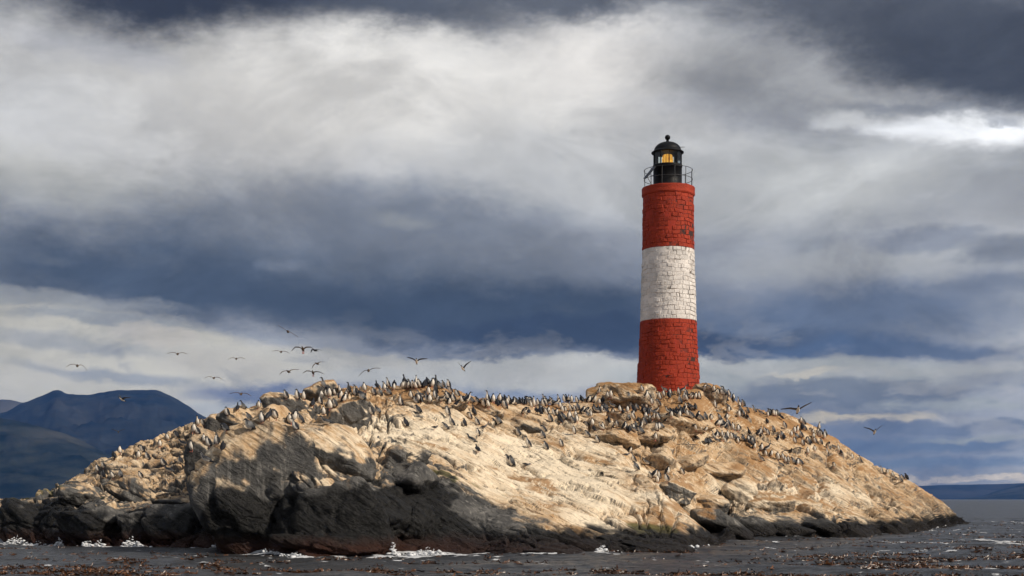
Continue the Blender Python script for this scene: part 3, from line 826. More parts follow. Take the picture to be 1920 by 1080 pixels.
tag(obj('sea_spray', mesh_np('spray', np.concatenate(sV), np.concatenate(sF), True, [M_FOAM])), 'white spray thrown up where waves meet the shore', 'spray', kind='stuff')

# floating kelp
def kelp_mesh():
    rng = np.random.RandomState(11)
    n = 220000
    u = rng.uniform(-0.44, 0.44, n); dy = rng.uniform(40, 150, n) 
    y = CH * F / dy; x = u * y
    px = 960 + F * u
    P = np.stack([x, y, 0 * x], 1)
    c = 0.9 * fbm(P * np.array([0.20, 0.7, 1]), 3, 501) + 1.5 * fbm(P * np.array([0.9, 2.0, 1]), 4, 511, 0.6)
    py = HZ + dy
    dens = np.interp(px, [0, 350, 700, 1000, 1350, 1500, 1700, 1920], [1062 - 8, 1056, 1070, 1072, 1056, 1030, 1022, 1016])
    c += 0.16 * sstep(-14, 14, py - dens) - 0.42
    c += np.where((px > 1700) & (py < 1000) & (py > 975), 0.12, 0)
    ok = (c > 0.0) & (shore_gap(x, y) > 0.4)
    x, y, c = x[ok], y[ok], c[ok]
    x, y, c = x[:8500], y[:8500], c[:8500]
    V = []; Fq = []; base = 0
    z = wave(x, y)
    k = len(x)
    ang = rng.normal(0, 0.9, k) + np.pi * rng.randint(0, 2, k); L = rng.uniform(0.05, 0.12, k) * rng.choice([0.7, 1.0, 1.5], k); Wd = rng.uniform(0.005, 0.014, k); lift = rng.uniform(-0.01, 0.07, k) * (rng.uniform(0, 1, k) < 0.55)
    ca, sa = np.cos(ang), np.sin(ang)
    rows = []
    for j, t in enumerate((-0.5, -0.1, 0.25, 0.5)):
        wj = (0.35, 1.0, 0.8, 0.1)[j]
        zj = 0.006 + (0.0, 0.25, 1.0, 0.7)[j] * lift + rng.uniform(0, 0.012, k)
        bend = 0.25 * t * t * L
        for s in (-1, 1):
            dx = t * L * ca - s * wj * Wd * sa - bend * sa; dy_ = t * L * sa + s * wj * Wd * ca + bend * ca
            rows.append(np.stack([x + dx, y + dy_, z + zj + s * 0.01], 1))
    V = np.stack(rows, 1).reshape(-1, 3)
    b = np.arange(k)[:, None] * 8
    Fq = np.concatenate([b + np.array([[0, 1, 3, 2]]), b + np.array([[2, 3, 5, 4]]), b + np.array([[4, 5, 7, 6]])], 0)
    return V, Fq
kV, kF = kelp_mesh()
mk, N_, b_, _ = new_mat('kelp_blade')
g_ = N_.add('ShaderNodeNewGeometry')
N_.link(N_.mix(g_.outputs['Random Per Island'], (0.022, 0.011, 0.006, 1), (0.12, 0.046, 0.014, 1)), b_.inputs['Base Color'])
b_.inputs['Roughness'].default_value = 0.4
tag(obj('kelp_fronds', mesh_np('kelp', kV, kF, True, [mk])), 'red-brown kelp fronds floating on the grey water', 'kelp', kind='stuff')

# ---------------------------------------------------------------- far land
def hill(name, sil, Yshore, Ycrest, seed, mat, rough=0.10, py0=None):
    sil = np.array(sil, float)
    pxs = np.arange(sil[0, 0], sil[-1, 0] + 1, 3.0)
    cr = pchip(sil[:, 0], sil[:, 1], pxs)
    cr = cr + np.clip((HZ - cr) * 0.022, 0, 4) * fbm(np.stack([pxs * 0.03, 0 * pxs + seed, 0 * pxs], 1), 4, seed, 0.6)
    t = np.linspace(0, 1, 70)
    T, PXX = np.meshgrid(t, pxs, indexing='ij')
    CR = np.broadcast_to(cr[None, :], T.shape)
    Yv = Yshore + (Ycrest - Yshore) * T
    zc = CH + (HZ - CR) / F * Ycrest
    sc = 1.0 / (Ycrest * 0.06)
    xv = (PXX - 960) / F * Yv
    Pn = np.stack([xv.ravel(), Yv.ravel(), 0 * xv.ravel()], 1) * sc
    nz = fbm(Pn, 5, seed, 0.5, ridged=True).reshape(T.shape)
    zv = zc * (T ** 1.15) + rough * zc * (nz - 0.3) * 4 * T * (1 - T) 
    zv = np.maximum(zv, -1 + 0 * zv); zv[0] = -3
    tb = np.linspace(0, 1, 8)[1:]
    Yb = Ycrest + (Ycrest - Yshore) * 0.6 * tb[:, None] + 0 * cr[None, :]
    zb = (zc[-1] * (1 - tb[:, None] ** 1.3)) - 3
    xb = (pxs[None, :] - 960) / F * Yb
    Vv = np.concatenate([np.stack([xv, Yv, zv], -1), np.stack([xb, Yb, zb], -1)], 0)
    o = obj(name, mesh_np(name, Vv.reshape(-1, 3), grid_faces(Vv.shape[0], Vv.shape[1]), True, [mat]))
    return tag(o, kind='structure')
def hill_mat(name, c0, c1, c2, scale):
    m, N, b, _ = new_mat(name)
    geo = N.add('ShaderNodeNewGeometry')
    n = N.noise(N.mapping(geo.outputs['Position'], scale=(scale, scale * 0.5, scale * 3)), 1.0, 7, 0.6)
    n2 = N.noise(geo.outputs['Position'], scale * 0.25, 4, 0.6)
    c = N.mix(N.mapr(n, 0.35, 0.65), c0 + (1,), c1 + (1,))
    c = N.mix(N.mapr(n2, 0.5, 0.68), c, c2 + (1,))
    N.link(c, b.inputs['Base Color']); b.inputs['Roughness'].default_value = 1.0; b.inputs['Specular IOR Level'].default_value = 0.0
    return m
M_H1 = hill_mat('shaded_heath', (0.004, 0.008, 0.013), (0.026, 0.030, 0.032), (0.040, 0.040, 0.040), 0.006)  # heath with cloud shadow put into the colour; tone contrast helps the gullies read
M_H2 = hill_mat('shaded_forest', (0.004, 0.009, 0.011), (0.026, 0.031, 0.027), (0.058, 0.058, 0.050), 0.010)  # forest tone, darkened and blued in place of cloud shadow
M_H3 = hill_mat('far_range_rock', (0.06, 0.06, 0.06), (0.10, 0.095, 0.09), (0.05, 0.05, 0.05), 0.002)
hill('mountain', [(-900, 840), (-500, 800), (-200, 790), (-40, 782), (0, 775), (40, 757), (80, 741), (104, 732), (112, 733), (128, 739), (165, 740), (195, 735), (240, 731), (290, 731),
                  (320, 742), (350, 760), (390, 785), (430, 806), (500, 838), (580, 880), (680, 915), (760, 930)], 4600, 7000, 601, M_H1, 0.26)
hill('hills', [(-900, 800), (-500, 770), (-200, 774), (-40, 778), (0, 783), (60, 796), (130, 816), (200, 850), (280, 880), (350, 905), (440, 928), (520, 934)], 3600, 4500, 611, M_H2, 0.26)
hill('far_range', [(-900, 790), (-400, 760), (-100, 750), (0, 749), (25, 752), (60, 757), (120, 780), (240, 800), (390, 784), (440, 776), (520, 800), (700, 850), (900, 920)], 7400, 8100, 621, M_H3, 0.10)
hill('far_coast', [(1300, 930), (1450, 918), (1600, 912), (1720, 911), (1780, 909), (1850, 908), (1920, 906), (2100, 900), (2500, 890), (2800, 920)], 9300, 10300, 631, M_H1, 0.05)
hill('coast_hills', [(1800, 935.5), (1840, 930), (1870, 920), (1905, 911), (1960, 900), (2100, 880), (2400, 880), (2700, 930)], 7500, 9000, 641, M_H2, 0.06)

# ---------------------------------------------------------------- the lighthouse
def paint(name, rgb, chip, lo=0.86):
    m, N, b, _ = new_mat(name)
    geo = N.add('ShaderNodeNewGeometry'); pos = geo.outputs['Position']
    n1 = N.noise(pos, 2.2, 5, 0.6); n2 = N.noise(pos, 14.0, 5, 0.65)
    rp = geo.outputs['Random Per Island']
    c = N.mix(N.mapr(n1, 0.3, 0.7), tuple(v * 0.58 for v in rgb) + (1,), rgb + (1,))
    c = N.mix(N.mapr(rp, 0.0, 1.0, 0.0, 0.35), c, tuple(v * 0.55 for v in rgb) + (1,))
    run = N.noise(N.mapping(pos, scale=(4.5, 4.5, 0.35)), 1.6, 5, 0.65)
    c = N.mix(N.mapr(run, 0.54, 0.72, 0.0, 0.45), c, tuple(v * 0.40 + 0.01 for v in rgb) + (1,))
    c = N.mix(N.mapr(n2, 0.55, 0.8, 0, 0.5), c, tuple(min(1, v * 1.25 + 0.02) for v in rgb) + (1,))
    mask = N.mapr(N.math('ADD', N.math('MULTIPLY', n2, 0.8), N.math('MULTIPLY', N.noise(pos, 5.0, 6, 0.7), 0.6)), lo, lo + 0.07)
    c = N.mix(N.math('MULTIPLY', mask, 0.75), c, chip + (1,))
    N.link(c, b.inputs['Base Color']); b.inputs['Roughness'].default_value = 0.75; b.inputs['Specular IOR Level'].default_value = 0.25
    bp = N.add('ShaderNodeBump'); bp.inputs['Strength'].default_value = 0.8; bp.inputs['Distance'].default_value = 0.03
    N.link(n2, bp.inputs['Height']); N.link(bp.outputs[0], b.inputs['Normal'])
    return m
M_RED = paint('red_paint', (0.40, 0.042, 0.015), (0.11, 0.022, 0.012))
M_WHITE = paint('white_paint', (0.88, 0.82, 0.77), (0.34, 0.27, 0.21), 0.815)
def joint(name, paintc, bare):
    m, N, b, _ = new_mat(name)
    geo = N.add('ShaderNodeNewGeometry'); pos = geo.outputs['Position']
    n = N.noise(pos, 1.3, 5, 0.7)
    sx = N.add('ShaderNodeSeparateXYZ'); N.link(pos, sx.inputs[0])
    # the weather side has lost its pointing
    w = N.math('MULTIPLY_ADD', N.math('SUBTRACT', sx.outputs[0], TX), 0.16, n)
    N.link(N.mix(N.mapr(w, 0.50, 0.66), paintc + (1,), bare + (1,)), b.inputs['Base Color'])
    b.inputs['Roughness'].default_value = 0.9
    return m
M_JR = joint('red_joint', (0.33, 0.028, 0.011), (0.035, 0.012, 0.008))
M_JW = joint('pale_joint', (0.74, 0.68, 0.63), (0.07, 0.05, 0.035))
M_BLACK = plain('black_iron', (0.007, 0.007, 0.008), 0.5, 0.4, 5.0, spec=0.15)
M_RAIL = plain('rail_iron', (0.03, 0.03, 0.033), 0.5, 0.2)
S_T = F / TY
def tz(py): return CH + (HZ - py) / S_T
z_base = tz(742); z_pl = tz(681); z_rw = tz(603.5); z_wr = tz(470); z_cb = tz(369); z_ct = tz(353.5)
def t_rad(z):
    return float(np.interp(z, [z_base, z_pl, z_pl + 1e-3, z_rw, tz(540), z_wr, z_cb], [1.365, 1.325, 1.292, 1.222, 1.165, 1.122, 1.098]))
light = tag(obj('lighthouse', None, loc=(TX, TY, z_base)), 'red and white banded masonry lighthouse with black lantern on the island', 'lighthouse')
def part(name, V, Fs, mat, parent=light, smooth=False, dz=0.0):
    me = mesh_py(name, V, Fs, smooth, [mat])
    o = obj(name, me, parent)
    o.location = (0, 0, dz)
    return o
# mortar core in bands
rb = random.Random(3)
def core(name, z0, z1, mat, sink=-0.9, extra=0.0):
    prof = []
    k = 10
    for i in range(k + 1):
        z = z0 + (z1 - z0) * i / k
        prof.append((t_rad(min(max(z, z_base), z_cb)) - 0.012 + extra, z - z_base))
    V, Fs = revolve(prof, 64, True, True)
    return part(name, V, Fs, mat)
core('plinth', z_base - 0.6, z_pl - 0.004, M_JR)
core('tower_wall', z_pl + 0.004, z_rw, M_JR)
core('tower_wall', z_rw + 0.002, z_wr, M_JW)
core('tower_wall', z_wr + 0.002, z_cb, M_JR)
# painted blocks
def courses(z0, z1, h):
    n = max(1, round((z1 - z0) / h)); return [(z0 + (z1 - z0) * i / n, z0 + (z1 - z0) * (i + 1) / n) for i in range(n)]
blocks = []
for (z0, z1, mat) in ((z_base - 0.4, z_pl, M_RED), (z_pl, z_rw, M_RED), (z_rw, z_wr, M_WHITE), (z_wr, z_cb, M_RED)):
    for (c0, c1) in courses(z0, z1, 0.178):
        r0 = t_rad(0.5 * (max(c0, z_base) + c1))
        a = rb.uniform(0, 0.4); end = a + 2 * math.pi
        while a < end - 0.02:
            w = rb.choice((0.15, 0.2, 0.26, 0.32, 0.42)) * rb.uniform(0.85, 1.15) / r0
            if end - (a + w) < 0.13: w = end - a
            blocks.append((a, a + w, c0, c1, mat)); a += w
def jog(a, z):
    # rubble courses wander; paint edges between bands stay nearly level
    k = min(min(abs(z - q) for q in (z_pl, z_rw, z_wr, z_cb)) / 0.25, 1.0)
    w = math.sin(3 * a + 5.1 * z) * 0.5 + math.sin(7 * a - 3.3 * z + 1) * 0.35 + math.sin(13 * a + 8.7 * z) * 0.25
    v = math.sin(9 * z + 4 * a) * 0.5 + math.sin(17 * z - 5 * a + 2) * 0.5
    return 0.035 * w * k + 0.006 * w, 0.022 * v
def block_geo(a0, a1, z0, z1):
    plinth = z1 <= z_pl + 1e-4
    lo = z_base if plinth else z_pl + 1e-3
    def R(z): return t_rad(min(max(z, z_base), z_pl - 1e-4)) if plinth else t_rad(min(max(z, z_pl + 2e-3), z_cb))
    pr = rb.gauss(0.004, 0.010)
    am = 0.5 * (a0 + a1)
    worn = 0.5 + 0.5 * math.cos(am + 0.7) + rb.gauss(0, 0.35)                # weather side: open joints
    g = [max(0.0003, rb.gauss(0.0008 + 0.003 * max(worn, 0), 0.003)) for _ in range(4)]
    rm = R(0.5 * (z0 + z1))
    bz = 0.010 + 0.012 * rb.random(); ba = bz / rm
    A = [a0 + g[0] / rm, a0 + g[0] / rm + ba, 0.5 * (a0 + a1), a1 - g[1] / rm - ba, a1 - g[1] / rm]
    ZS = [z0 + g[2], z0 + g[2] + bz, z1 - g[3] - bz, z1 - g[3]]
    V = []
    for j, z in enumerate(ZS):
        for i, a in enumerate(A):
            edge = j in (0, 3) or i in (0, 4)
            r = R(z) + (-0.016 if edge else pr + rb.gauss(0, 0.005))
            dz, da = jog(a, z)
            V.append((r * math.cos(a + da), r * math.sin(a + da), z + dz - z_base))
    Fs = [(j * 5 + i, j * 5 + i + 1, (j + 1) * 5 + i + 1, (j + 1) * 5 + i) for j in range(3) for i in range(4)]
    return V, Fs
def facing(b):
    am = 0.5 * (b[0] + b[1]); return -math.sin(am)          # +1 towards the boat
order = sorted(range(len(blocks)), key=lambda i: -facing(blocks[i]) - (10 if blocks[i][2] > z_base - 0.05 else 0))
single = set(order[:300])
restV = {0: [], 1: []}; restF = {0: [], 1: []}
for i, bdef in enumerate(blocks):
    V, Fs = block_geo(*bdef[:4])
    if i in single:
        part('stone_block', V, Fs, bdef[4])
    else:
        k = 0 if bdef[4] is M_RED else 1
        b0 = len(restV[k]); restV[k] += V; restF[k] += [tuple(q + b0 for q in f) for f in Fs]
for k, mt in ((0, M_RED), (1, M_WHITE)):
    tag(part('masonry', restV[k], restF[k], mt), kind='stuff')
# cornice and gallery floor
V, Fs = revolve([(1.06, z_cb - z_base - 0.05), (1.125, z_cb - z_base), (1.150, z_cb - z_base + 0.05), (1.143, (z_cb + z_ct) / 2 - z_base), (1.152, z_ct - z_base - 0.03), (1.135, z_ct - z_base), (0.3, z_ct - z_base + 0.02)], 72, True, True)
Vn = np.array(V); Vn[:, :2] *= (1 + 0.010 * perlin(Vn * 2.5 + 3, 8)[:, None]); Vn[:, 2] += 0.03 * perlin(Vn * 1.8 + 9, 9)
part('cornice', Vn, Fs, M_RED)
# lantern
L0 = z_ct - z_base; L1 = tz(312) - z_base; L2 = tz(287.5) - z_base
LXO = -0.03
lan = obj('lantern', None, light); lan.location = (LXO, 0, 0)
V, Fs = revolve([(0.64, L0 - 0.02), (0.635, L0 + 0.05), (0.620, L0 + 0.06), (0.620, L1 - 0.05), (0.640, L1 - 0.045), (0.640, L1)], 40, True, True)
part('lantern_base', V, Fs, M_BLACK, lan, True)
V, Fs = revolve([(0.64, L1 + 0.001), (0.64, L1 + 0.03)], 40, True, True)
part('sill_ring', V, Fs, M_BLACK, lan)
gm = bpy.data.materials.new('lantern_glass'); gm.use_nodes = True
G = NT(gm.node_tree); G.n.clear()
go = G.add('ShaderNodeOutputMaterial'); tr = G.add('ShaderNodeBsdfTransparent'); gl = G.add('ShaderNodeBsdfGlossy'); mx = G.add('ShaderNodeMixShader')
tr.inputs[0].default_value = (0.86, 0.90, 0.87, 1); gl.inputs['Roughness'].default_value = 0.05
fr = G.add('ShaderNodeFresnel'); fr.inputs[0].default_value = 1.5
G.link(fr.outputs[0], mx.inputs[0]); G.link(tr.outputs[0], mx.inputs[1]); G.link(gl.outputs[0], mx.inputs[2]); G.link(mx.outputs[0], go.inputs[0])
NP = 10
for k in range(NP):
    a0 = 2 * math.pi * (k + 0.5) / NP; a1 = a0 + 2 * math.pi / NP
    p = [(0.61 * math.cos(a), 0.61 * math.sin(a)) for a in (a0, a1)]
    V = [(p[0][0], p[0][1], L1 + 0.03), (p[1][0], p[1][1], L1 + 0.03), (p[1][0], p[1][1], L2), (p[0][0], p[0][1], L2)]
    part('pane', V, [(0, 1, 2, 3)], gm, lan)
    V, Fs = tube([(0.615 * math.cos(a0), 0.615 * math.sin(a0), L1 + 0.02), (0.615 * math.cos(a0), 0.615 * math.sin(a0), L2 + 0.01)], 0.016, 6)
    part('mullion', V, Fs, M_BLACK, lan)
# roof
prof = [(0.60, L2 + 0.0), (0.70, L2 + 0.0), (0.705, L2 + 0.035), (0.66, L2 + 0.06)]
Rd = 0.60; Hd = tz(266.5) - z_base - (L2 + 0.06)
for i in range(1, 11):
    a = math.pi / 2 * i / 11
    prof.append((Rd * math.cos(a) ** 0.85, L2 + 0.06 + Hd * math.sin(a)))
prof.append((0.075, L2 + 0.06 + Hd * 1.0))
V, Fs = revolve(prof, 40, True, True)
roof = part('dome_roof', V, Fs, M_BLACK, lan, True)
zt = L2 + 0.06 + Hd
V, Fs = revolve([(0.085, zt - 0.02), (0.06, zt + 0.06), (0.055, zt + 0.10)] + [(0.115 * math.sin(math.pi * i / 12) + 0.004, zt + 0.20 - 0.115 * math.cos(math.pi * i / 12)) for i in range(2, 12)] + [(0.012, zt + 0.32)], 20, True, True)
part('ball_finial', V, Fs, M_BLACK, lan, True)
V, Fs = tube([(0.52, 0.0, tz(276) - z_base), (0.74, 0.02, tz(275.5) - z_base)], 0.012, 6)
part('vent_pipe', V, Fs, M_RAIL, lan)
# lens
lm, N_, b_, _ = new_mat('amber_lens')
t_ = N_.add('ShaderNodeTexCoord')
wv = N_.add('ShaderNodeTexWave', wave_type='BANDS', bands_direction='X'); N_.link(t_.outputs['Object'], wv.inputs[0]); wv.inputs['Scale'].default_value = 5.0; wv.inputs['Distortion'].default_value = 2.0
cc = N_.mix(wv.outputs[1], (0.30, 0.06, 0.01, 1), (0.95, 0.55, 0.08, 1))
N_.link(cc, b_.inputs['Base Color']); N_.link(cc, b_.inputs['Emission Color']); b_.inputs['Emission Strength'].default_value = 0.9; b_.inputs['Roughness'].default_value = 0.15  # amber glow put into the lens in place of reflected light
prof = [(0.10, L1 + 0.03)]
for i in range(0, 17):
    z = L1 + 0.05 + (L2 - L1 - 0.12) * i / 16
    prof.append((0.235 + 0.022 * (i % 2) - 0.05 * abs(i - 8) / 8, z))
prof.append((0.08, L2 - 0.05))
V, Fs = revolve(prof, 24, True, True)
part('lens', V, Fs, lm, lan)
for s in (-1, 1):
    V, Fs = tube([(0.30 * s, 0.02, L1 + 0.02), (0.30 * s, 0.02, L2)], 0.022, 6)
    part('lens_post', V, Fs, M_BLACK, lan)
# gallery railing
rail = obj('gallery_railing', None, light)
for zz in (tz(320) - z_base, tz(337.5) - z_base):
    V, Fs = tube([(1.05 * math.cos(2 * math.pi * k / 48), 1.05 * math.sin(2 * math.pi * k / 48), zz) for k in range(48)], 0.012, 6, True)
    part('rail', V, Fs, M_RAIL, rail, True)
for k in range(12):
    a = 2 * math.pi * (k + 0.3) / 12
    V, Fs = tube([(1.05 * math.cos(a), 1.05 * math.sin(a), L0 - 0.02), (1.05 * math.cos(a), 1.05 * math.sin(a), tz(320) - z_base)], 0.014, 6)
    part('post', V, Fs, M_RAIL, rail)
# solar panel leaning on the railing
M_SOL = plain('solar_cells', (0.02, 0.028, 0.05), 0.2, 0.3, 3.0)
sp_ = obj('solar_panel', None, light); 
c = Vector((-0.86, -0.55, tz(329) - z_base))
def slab(cen, ux, uy, un, a, b, t):
    V = []
    for k in (-1, 1):
        for (i, j) in ((-1, -1), (1, -1), (1, 1), (-1, 1)):
            V.append(cen + ux * (a * i) + uy * (b * j) + un * (t * k))
    return V, [(3, 2, 1, 0), (4, 5, 6, 7), (0, 1, 5, 4), (1, 2, 6, 5), (2, 3, 7, 6), (3, 0, 4, 7)]
uy = Vector((0.50, 0.0, 0.62)).normalized(); ux = Vector((0.25, -0.95, -0.1)); ux = (ux - uy * ux.dot(uy)).normalized(); un = ux.cross(uy)
V, Fs = slab(c, ux, uy, un, 0.20, 0.33, 0.015); part('panel_frame', V, Fs, M_RAIL, sp_)
V, Fs = slab(c + un * 0.018, ux, uy, un, 0.185, 0.315, 0.004); part('cell_glass', V, Fs, M_SOL, sp_)
V, Fs = slab(c - un * 0.018, ux, uy, un, 0.185, 0.315, 0.004); part('back_sheet', V, Fs, M_SOL, sp_)
V, Fs = tube([c - uy * 0.2, Vector((c.x + 0.12, c.y, L0 - 0.02))], 0.014, 6); part('bracket', V, Fs, M_RAIL, sp_)

# ---------------------------------------------------------------- the colony
M_BB = plain('black_plumage', (0.012, 0.013, 0.018), 0.5, 0.3, 20.0)
M_BW = plain('white_plumage', (0.68, 0.62, 0.54), 0.85, 0.15, 16.0)
M_BF = plain('pink_feet', (0.42, 0.13, 0.09), 0.6, 0.15)
M_BN = plain('brown_plumage', (0.075, 0.048, 0.032), 0.7, 0.3, 14.0)
M_BG = plain('grey_plumage', (0.16, 0.155, 0.16), 0.7, 0.25, 14.0)
MB = [M_BB, M_BW, M_BF, M_BN, M_BG]

def loft(spine, n=10):
    """spine: (y forward, z up, half width, half depth, x side) -> verts, quads, ring/segment of each face.
    segment 0 points to the bird's front/belly side"""
    V = []; Fs = []; tagf = []
    m = len(spine)
    C = [Vector((s[4] if len(s) > 4 else 0.0, s[0], s[1])) for s in spine]
    for i in range(m):
        d = (C[min(i + 1, m - 1)] - C[max(i - 1, 0)]).normalized()
        side = Vector((1, 0, 0)); side = (side - d * side.dot(d)).normalized()
        fr = side.cross(d) * -1.0            # for an upward spine this looks forward (+y)
        for k in range(n):
            a = 2 * math.pi * k / n
            V.append(C[i] + fr * (spine[i][3] * math.cos(a)) + side * (spine[i][2] * 0.86 * math.sin(a)))
    for i in range(m - 1):
        for k in range(n):
            k2 = (k + 1) % n
            Fs.append((i * n + k, i * n + k2, (i + 1) * n + k2, (i + 1) * n + k)); tagf.append((i, k))
    Fs.append(tuple(range(n - 1, -1, -1))); tagf.append((0, 0))
    Fs.append(tuple((m - 1) * n + k for k in range(n))); tagf.append((m - 2, 0))
    return V, Fs, tagf

def feet(V, Fs, fm, y=0.03, z=0.10, mi=2):
    for s in (-1, 1):
        b = len(V); x = 0.045 * s
        V += [Vector((x - 0.012, y, z)), Vector((x + 0.012, y, z)), Vector((x + 0.012, y + 0.012, 0.0)), Vector((x - 0.012, y + 0.012, 0.0)),
              Vector((x - 0.03, y + 0.075, -0.004)), Vector((x + 0.03, y + 0.075, -0.004)), Vector((x, y - 0.02, -0.004))]
        Fs += [(b, b + 1, b + 2, b + 3), (b + 3, b + 2, b + 5, b + 4), (b + 2, b + 3, b + 6)]
        fm += [mi] * 3

POSES = {
 # (forward, up, half width, half depth)
 'upright': [(-0.17, 0.03, 0.030, 0.008), (-0.11, 0.085, 0.050, 0.030), (-0.045, 0.14, 0.088, 0.085), (0.0, 0.22, 0.105, 0.105), (0.015, 0.31, 0.098, 0.098), (0.012, 0.39, 0.070, 0.070),
             (0.010, 0.45, 0.042, 0.044), (0.012, 0.51, 0.034, 0.036), (0.020, 0.555, 0.036, 0.042), (0.050, 0.585, 0.030, 0.032), (0.085, 0.585, 0.012, 0.012), (0.145, 0.578, 0.004, 0.005)],
 'hunched': [(-0.16, 0.03, 0.030, 0.008), (-0.105, 0.08, 0.052, 0.030), (-0.045, 0.13, 0.095, 0.090), (0.0, 0.21, 0.116, 0.115), (0.010, 0.30, 0.108, 0.105), (0.010, 0.37, 0.078, 0.078),
             (0.016, 0.41, 0.050, 0.054), (0.024, 0.445, 0.040, 0.046), (0.045, 0.465, 0.033, 0.036), (0.085, 0.462, 0.013, 0.013), (0.14, 0.448, 0.004, 0.005)],
 'preening': [(-0.16, 0.03, 0.030, 0.008), (-0.105, 0.08, 0.052, 0.030), (-0.045, 0.13, 0.092, 0.088), (0.0, 0.21, 0.112, 0.110), (0.020, 0.30, 0.102, 0.100), (0.045, 0.37, 0.070, 0.070),
              (0.095, 0.41, 0.042, 0.044, 0.01), (0.140, 0.40, 0.034, 0.036, 0.04), (0.155, 0.355, 0.036, 0.036, 0.07), (0.135, 0.315, 0.026, 0.028, 0.08), (0.105, 0.28, 0.010, 0.010, 0.08), (0.08, 0.245, 0.004, 0.004, 0.08)],
 'stooped': [(-0.26, 0.12, 0.030, 0.010), (-0.17, 0.15, 0.055, 0.035), (-0.08, 0.185, 0.095, 0.085), (0.02, 0.22, 0.108, 0.100), (0.11, 0.265, 0.088, 0.085), (0.175, 0.315, 0.052, 0.052),
             (0.205, 0.375, 0.036, 0.038), (0.225, 0.42, 0.034, 0.038), (0.255, 0.445, 0.030, 0.032), (0.295, 0.44, 0.012, 0.012), (0.35, 0.425, 0.004, 0.005)],
}
def shag_mesh(pose):
    sp = POSES[pose]; n = 12
    V, Fs, tg = loft(sp, n)
    nh = len(sp)
    fm = []
    for (i, k) in tg:
        a = abs(((k + 0.5) / n * 360 + 180) % 360 - 180)        # 0 = front
        fi = i / (nh - 2)
        if i >= nh - 3: c = 0                              # beak
        elif i >= nh - 5: c = 0 if a > 62 else (1 if i == nh - 5 else 0)   # head cap, pale throat
        elif i >= nh - 7: c = 0 if a > 52 else 1            # neck
        elif i <= 1: c = 0                                 # tail
        else: c = 0 if a > 80 else 1
        fm.append(c)
    # folded wings: a flat blade along each flank
    body = sp[2:6]
    for s in (-1, 1):
        b = len(V)
        pts = []
        for (j, (y, z, w, d)) in enumerate([q[:4] for q in sp[1:6]]):
            k = (0.35, 0.75, 1.0, 1.0, 0.65)[j]
            pts.append((Vector((s * (w + 0.014) * (0.75 + 0.25 * k), y + 0.045 * k - 0.015, z)), Vector((s * w * 0.55, y - d * 1.06 - 0.006, z - 0.01))))
        for p, q in pts: V += [p, q]
        for j in range(len(pts) - 1):
            f = (b + 2 * j, b + 2 * j + 1, b + 2 * j + 3, b + 2 * j + 2)
            Fs.append(f if s < 0 else f[::-1]); fm.append(0)
    feet(V, Fs, fm, 0.0 if pose != 'stooped' else 0.0, 0.13)
    return mesh_py('cormorant_' + pose, V, Fs, True, MB, fm)

def wing_strip(V, Fs, fm, s, root, segs, mi, chord0=0.15, y0=0.0):
    """segs: (length, lift angle deg, sweep back, chord)"""
    b = len(V)
    p = Vector(root)
    st = [(p.copy(), chord0, y0)]
    y = y0
    for (L, ang, sweep, ch) in segs:
        p = p + Vector((s * L * math.cos(math.radians(ang)), 0, L * math.sin(math.radians(ang))))
        y = y - sweep
        st.append((p.copy(), ch, y))
    for (q, ch, yy_) in st:
        V.append(Vector((q.x, yy_ + ch * 0.45, q.z))); V.append(Vector((q.x, yy_ + ch * 0.1, q.z + 0.014))); V.append(Vector((q.x, yy_ - ch * 0.55, q.z - 0.006)))
        V.append(Vector((q.x, yy_ + ch * 0.1, q.z - 0.010)))
    for j in range(len(st) - 1):
        o0, o1 = b + 4 * j, b + 4 * j + 4
        for (u, v) in ((0, 1), (1, 2), (2, 3), (3, 0)):
            f = (o0 + u, o0 + v, o1 + v, o1 + u)
            Fs.append(f); fm.append(mi)
    Fs.append(tuple(b + 4 * (len(st) - 1) + k for k in range(4))); fm.append(mi)

def flyer_mesh(left, right, kind, legs=False):
    """body along +y, wings as two or three jointed spans; left/right: list of lift angles"""
    sp = [(-0.34, 0.0, 0.045, 0.008), (-0.22, 0.0, 0.040, 0.022), (-0.12, 0.0, 0.068, 0.060), (0.0, 0.0, 0.085, 0.080), (0.10, 0.005, 0.072, 0.068), (0.18, 0.02, 0.042, 0.042), (0.25, 0.03, 0.032, 0.032),
          (0.31, 0.035, 0.034, 0.034), (0.345, 0.033, 0.016, 0.016), (0.40, 0.03, 0.004, 0.005)]
    n = 10
    V, Fs, tg = loft(sp, n)
    top, bel = {'shag': (0, 1), 'skua': (3, 3), 'gull': (4, 1), 'dark': (0, 0)}[kind]
    fm = []
    for (i, k) in tg:
        a = abs(((k + 0.5) / n * 360 + 180) % 360 - 180)
        fm.append(bel if a < 80 and 1 <= i <= 5 else top)      # ring angle 0 is the underside for a spine along +y
    for s, ang in ((-1, left), (1, right)):
        L = (0.16, 0.20, 0.26) if len(ang) == 3 else (0.26, 0.36)
        sw = (-0.03, 0.03, 0.13) if len(ang) == 3 else (-0.02, 0.12)
        ch = (0.17, 0.14, 0.035) if len(ang) == 3 else (0.15, 0.035)
        segs = list(zip(L, ang, sw, ch))
        wing_strip(V, Fs, fm, s, (s * 0.04, 0, 0.03), segs, top, 0.18, 0.03)
    if legs:
        for s in (-1, 1):
            b = len(V); x = 0.03 * s
            V += [Vector((x - 0.01, -0.08, -0.05)), Vector((x + 0.01, -0.08, -0.05)), Vector((x + 0.025, -0.13, -0.19)), Vector((x - 0.025, -0.13, -0.19))]
            Fs.append((b, b + 1, b + 2, b + 3)); fm.append(2)
    return mesh_py('flying_bird', V, Fs, True, MB, fm)

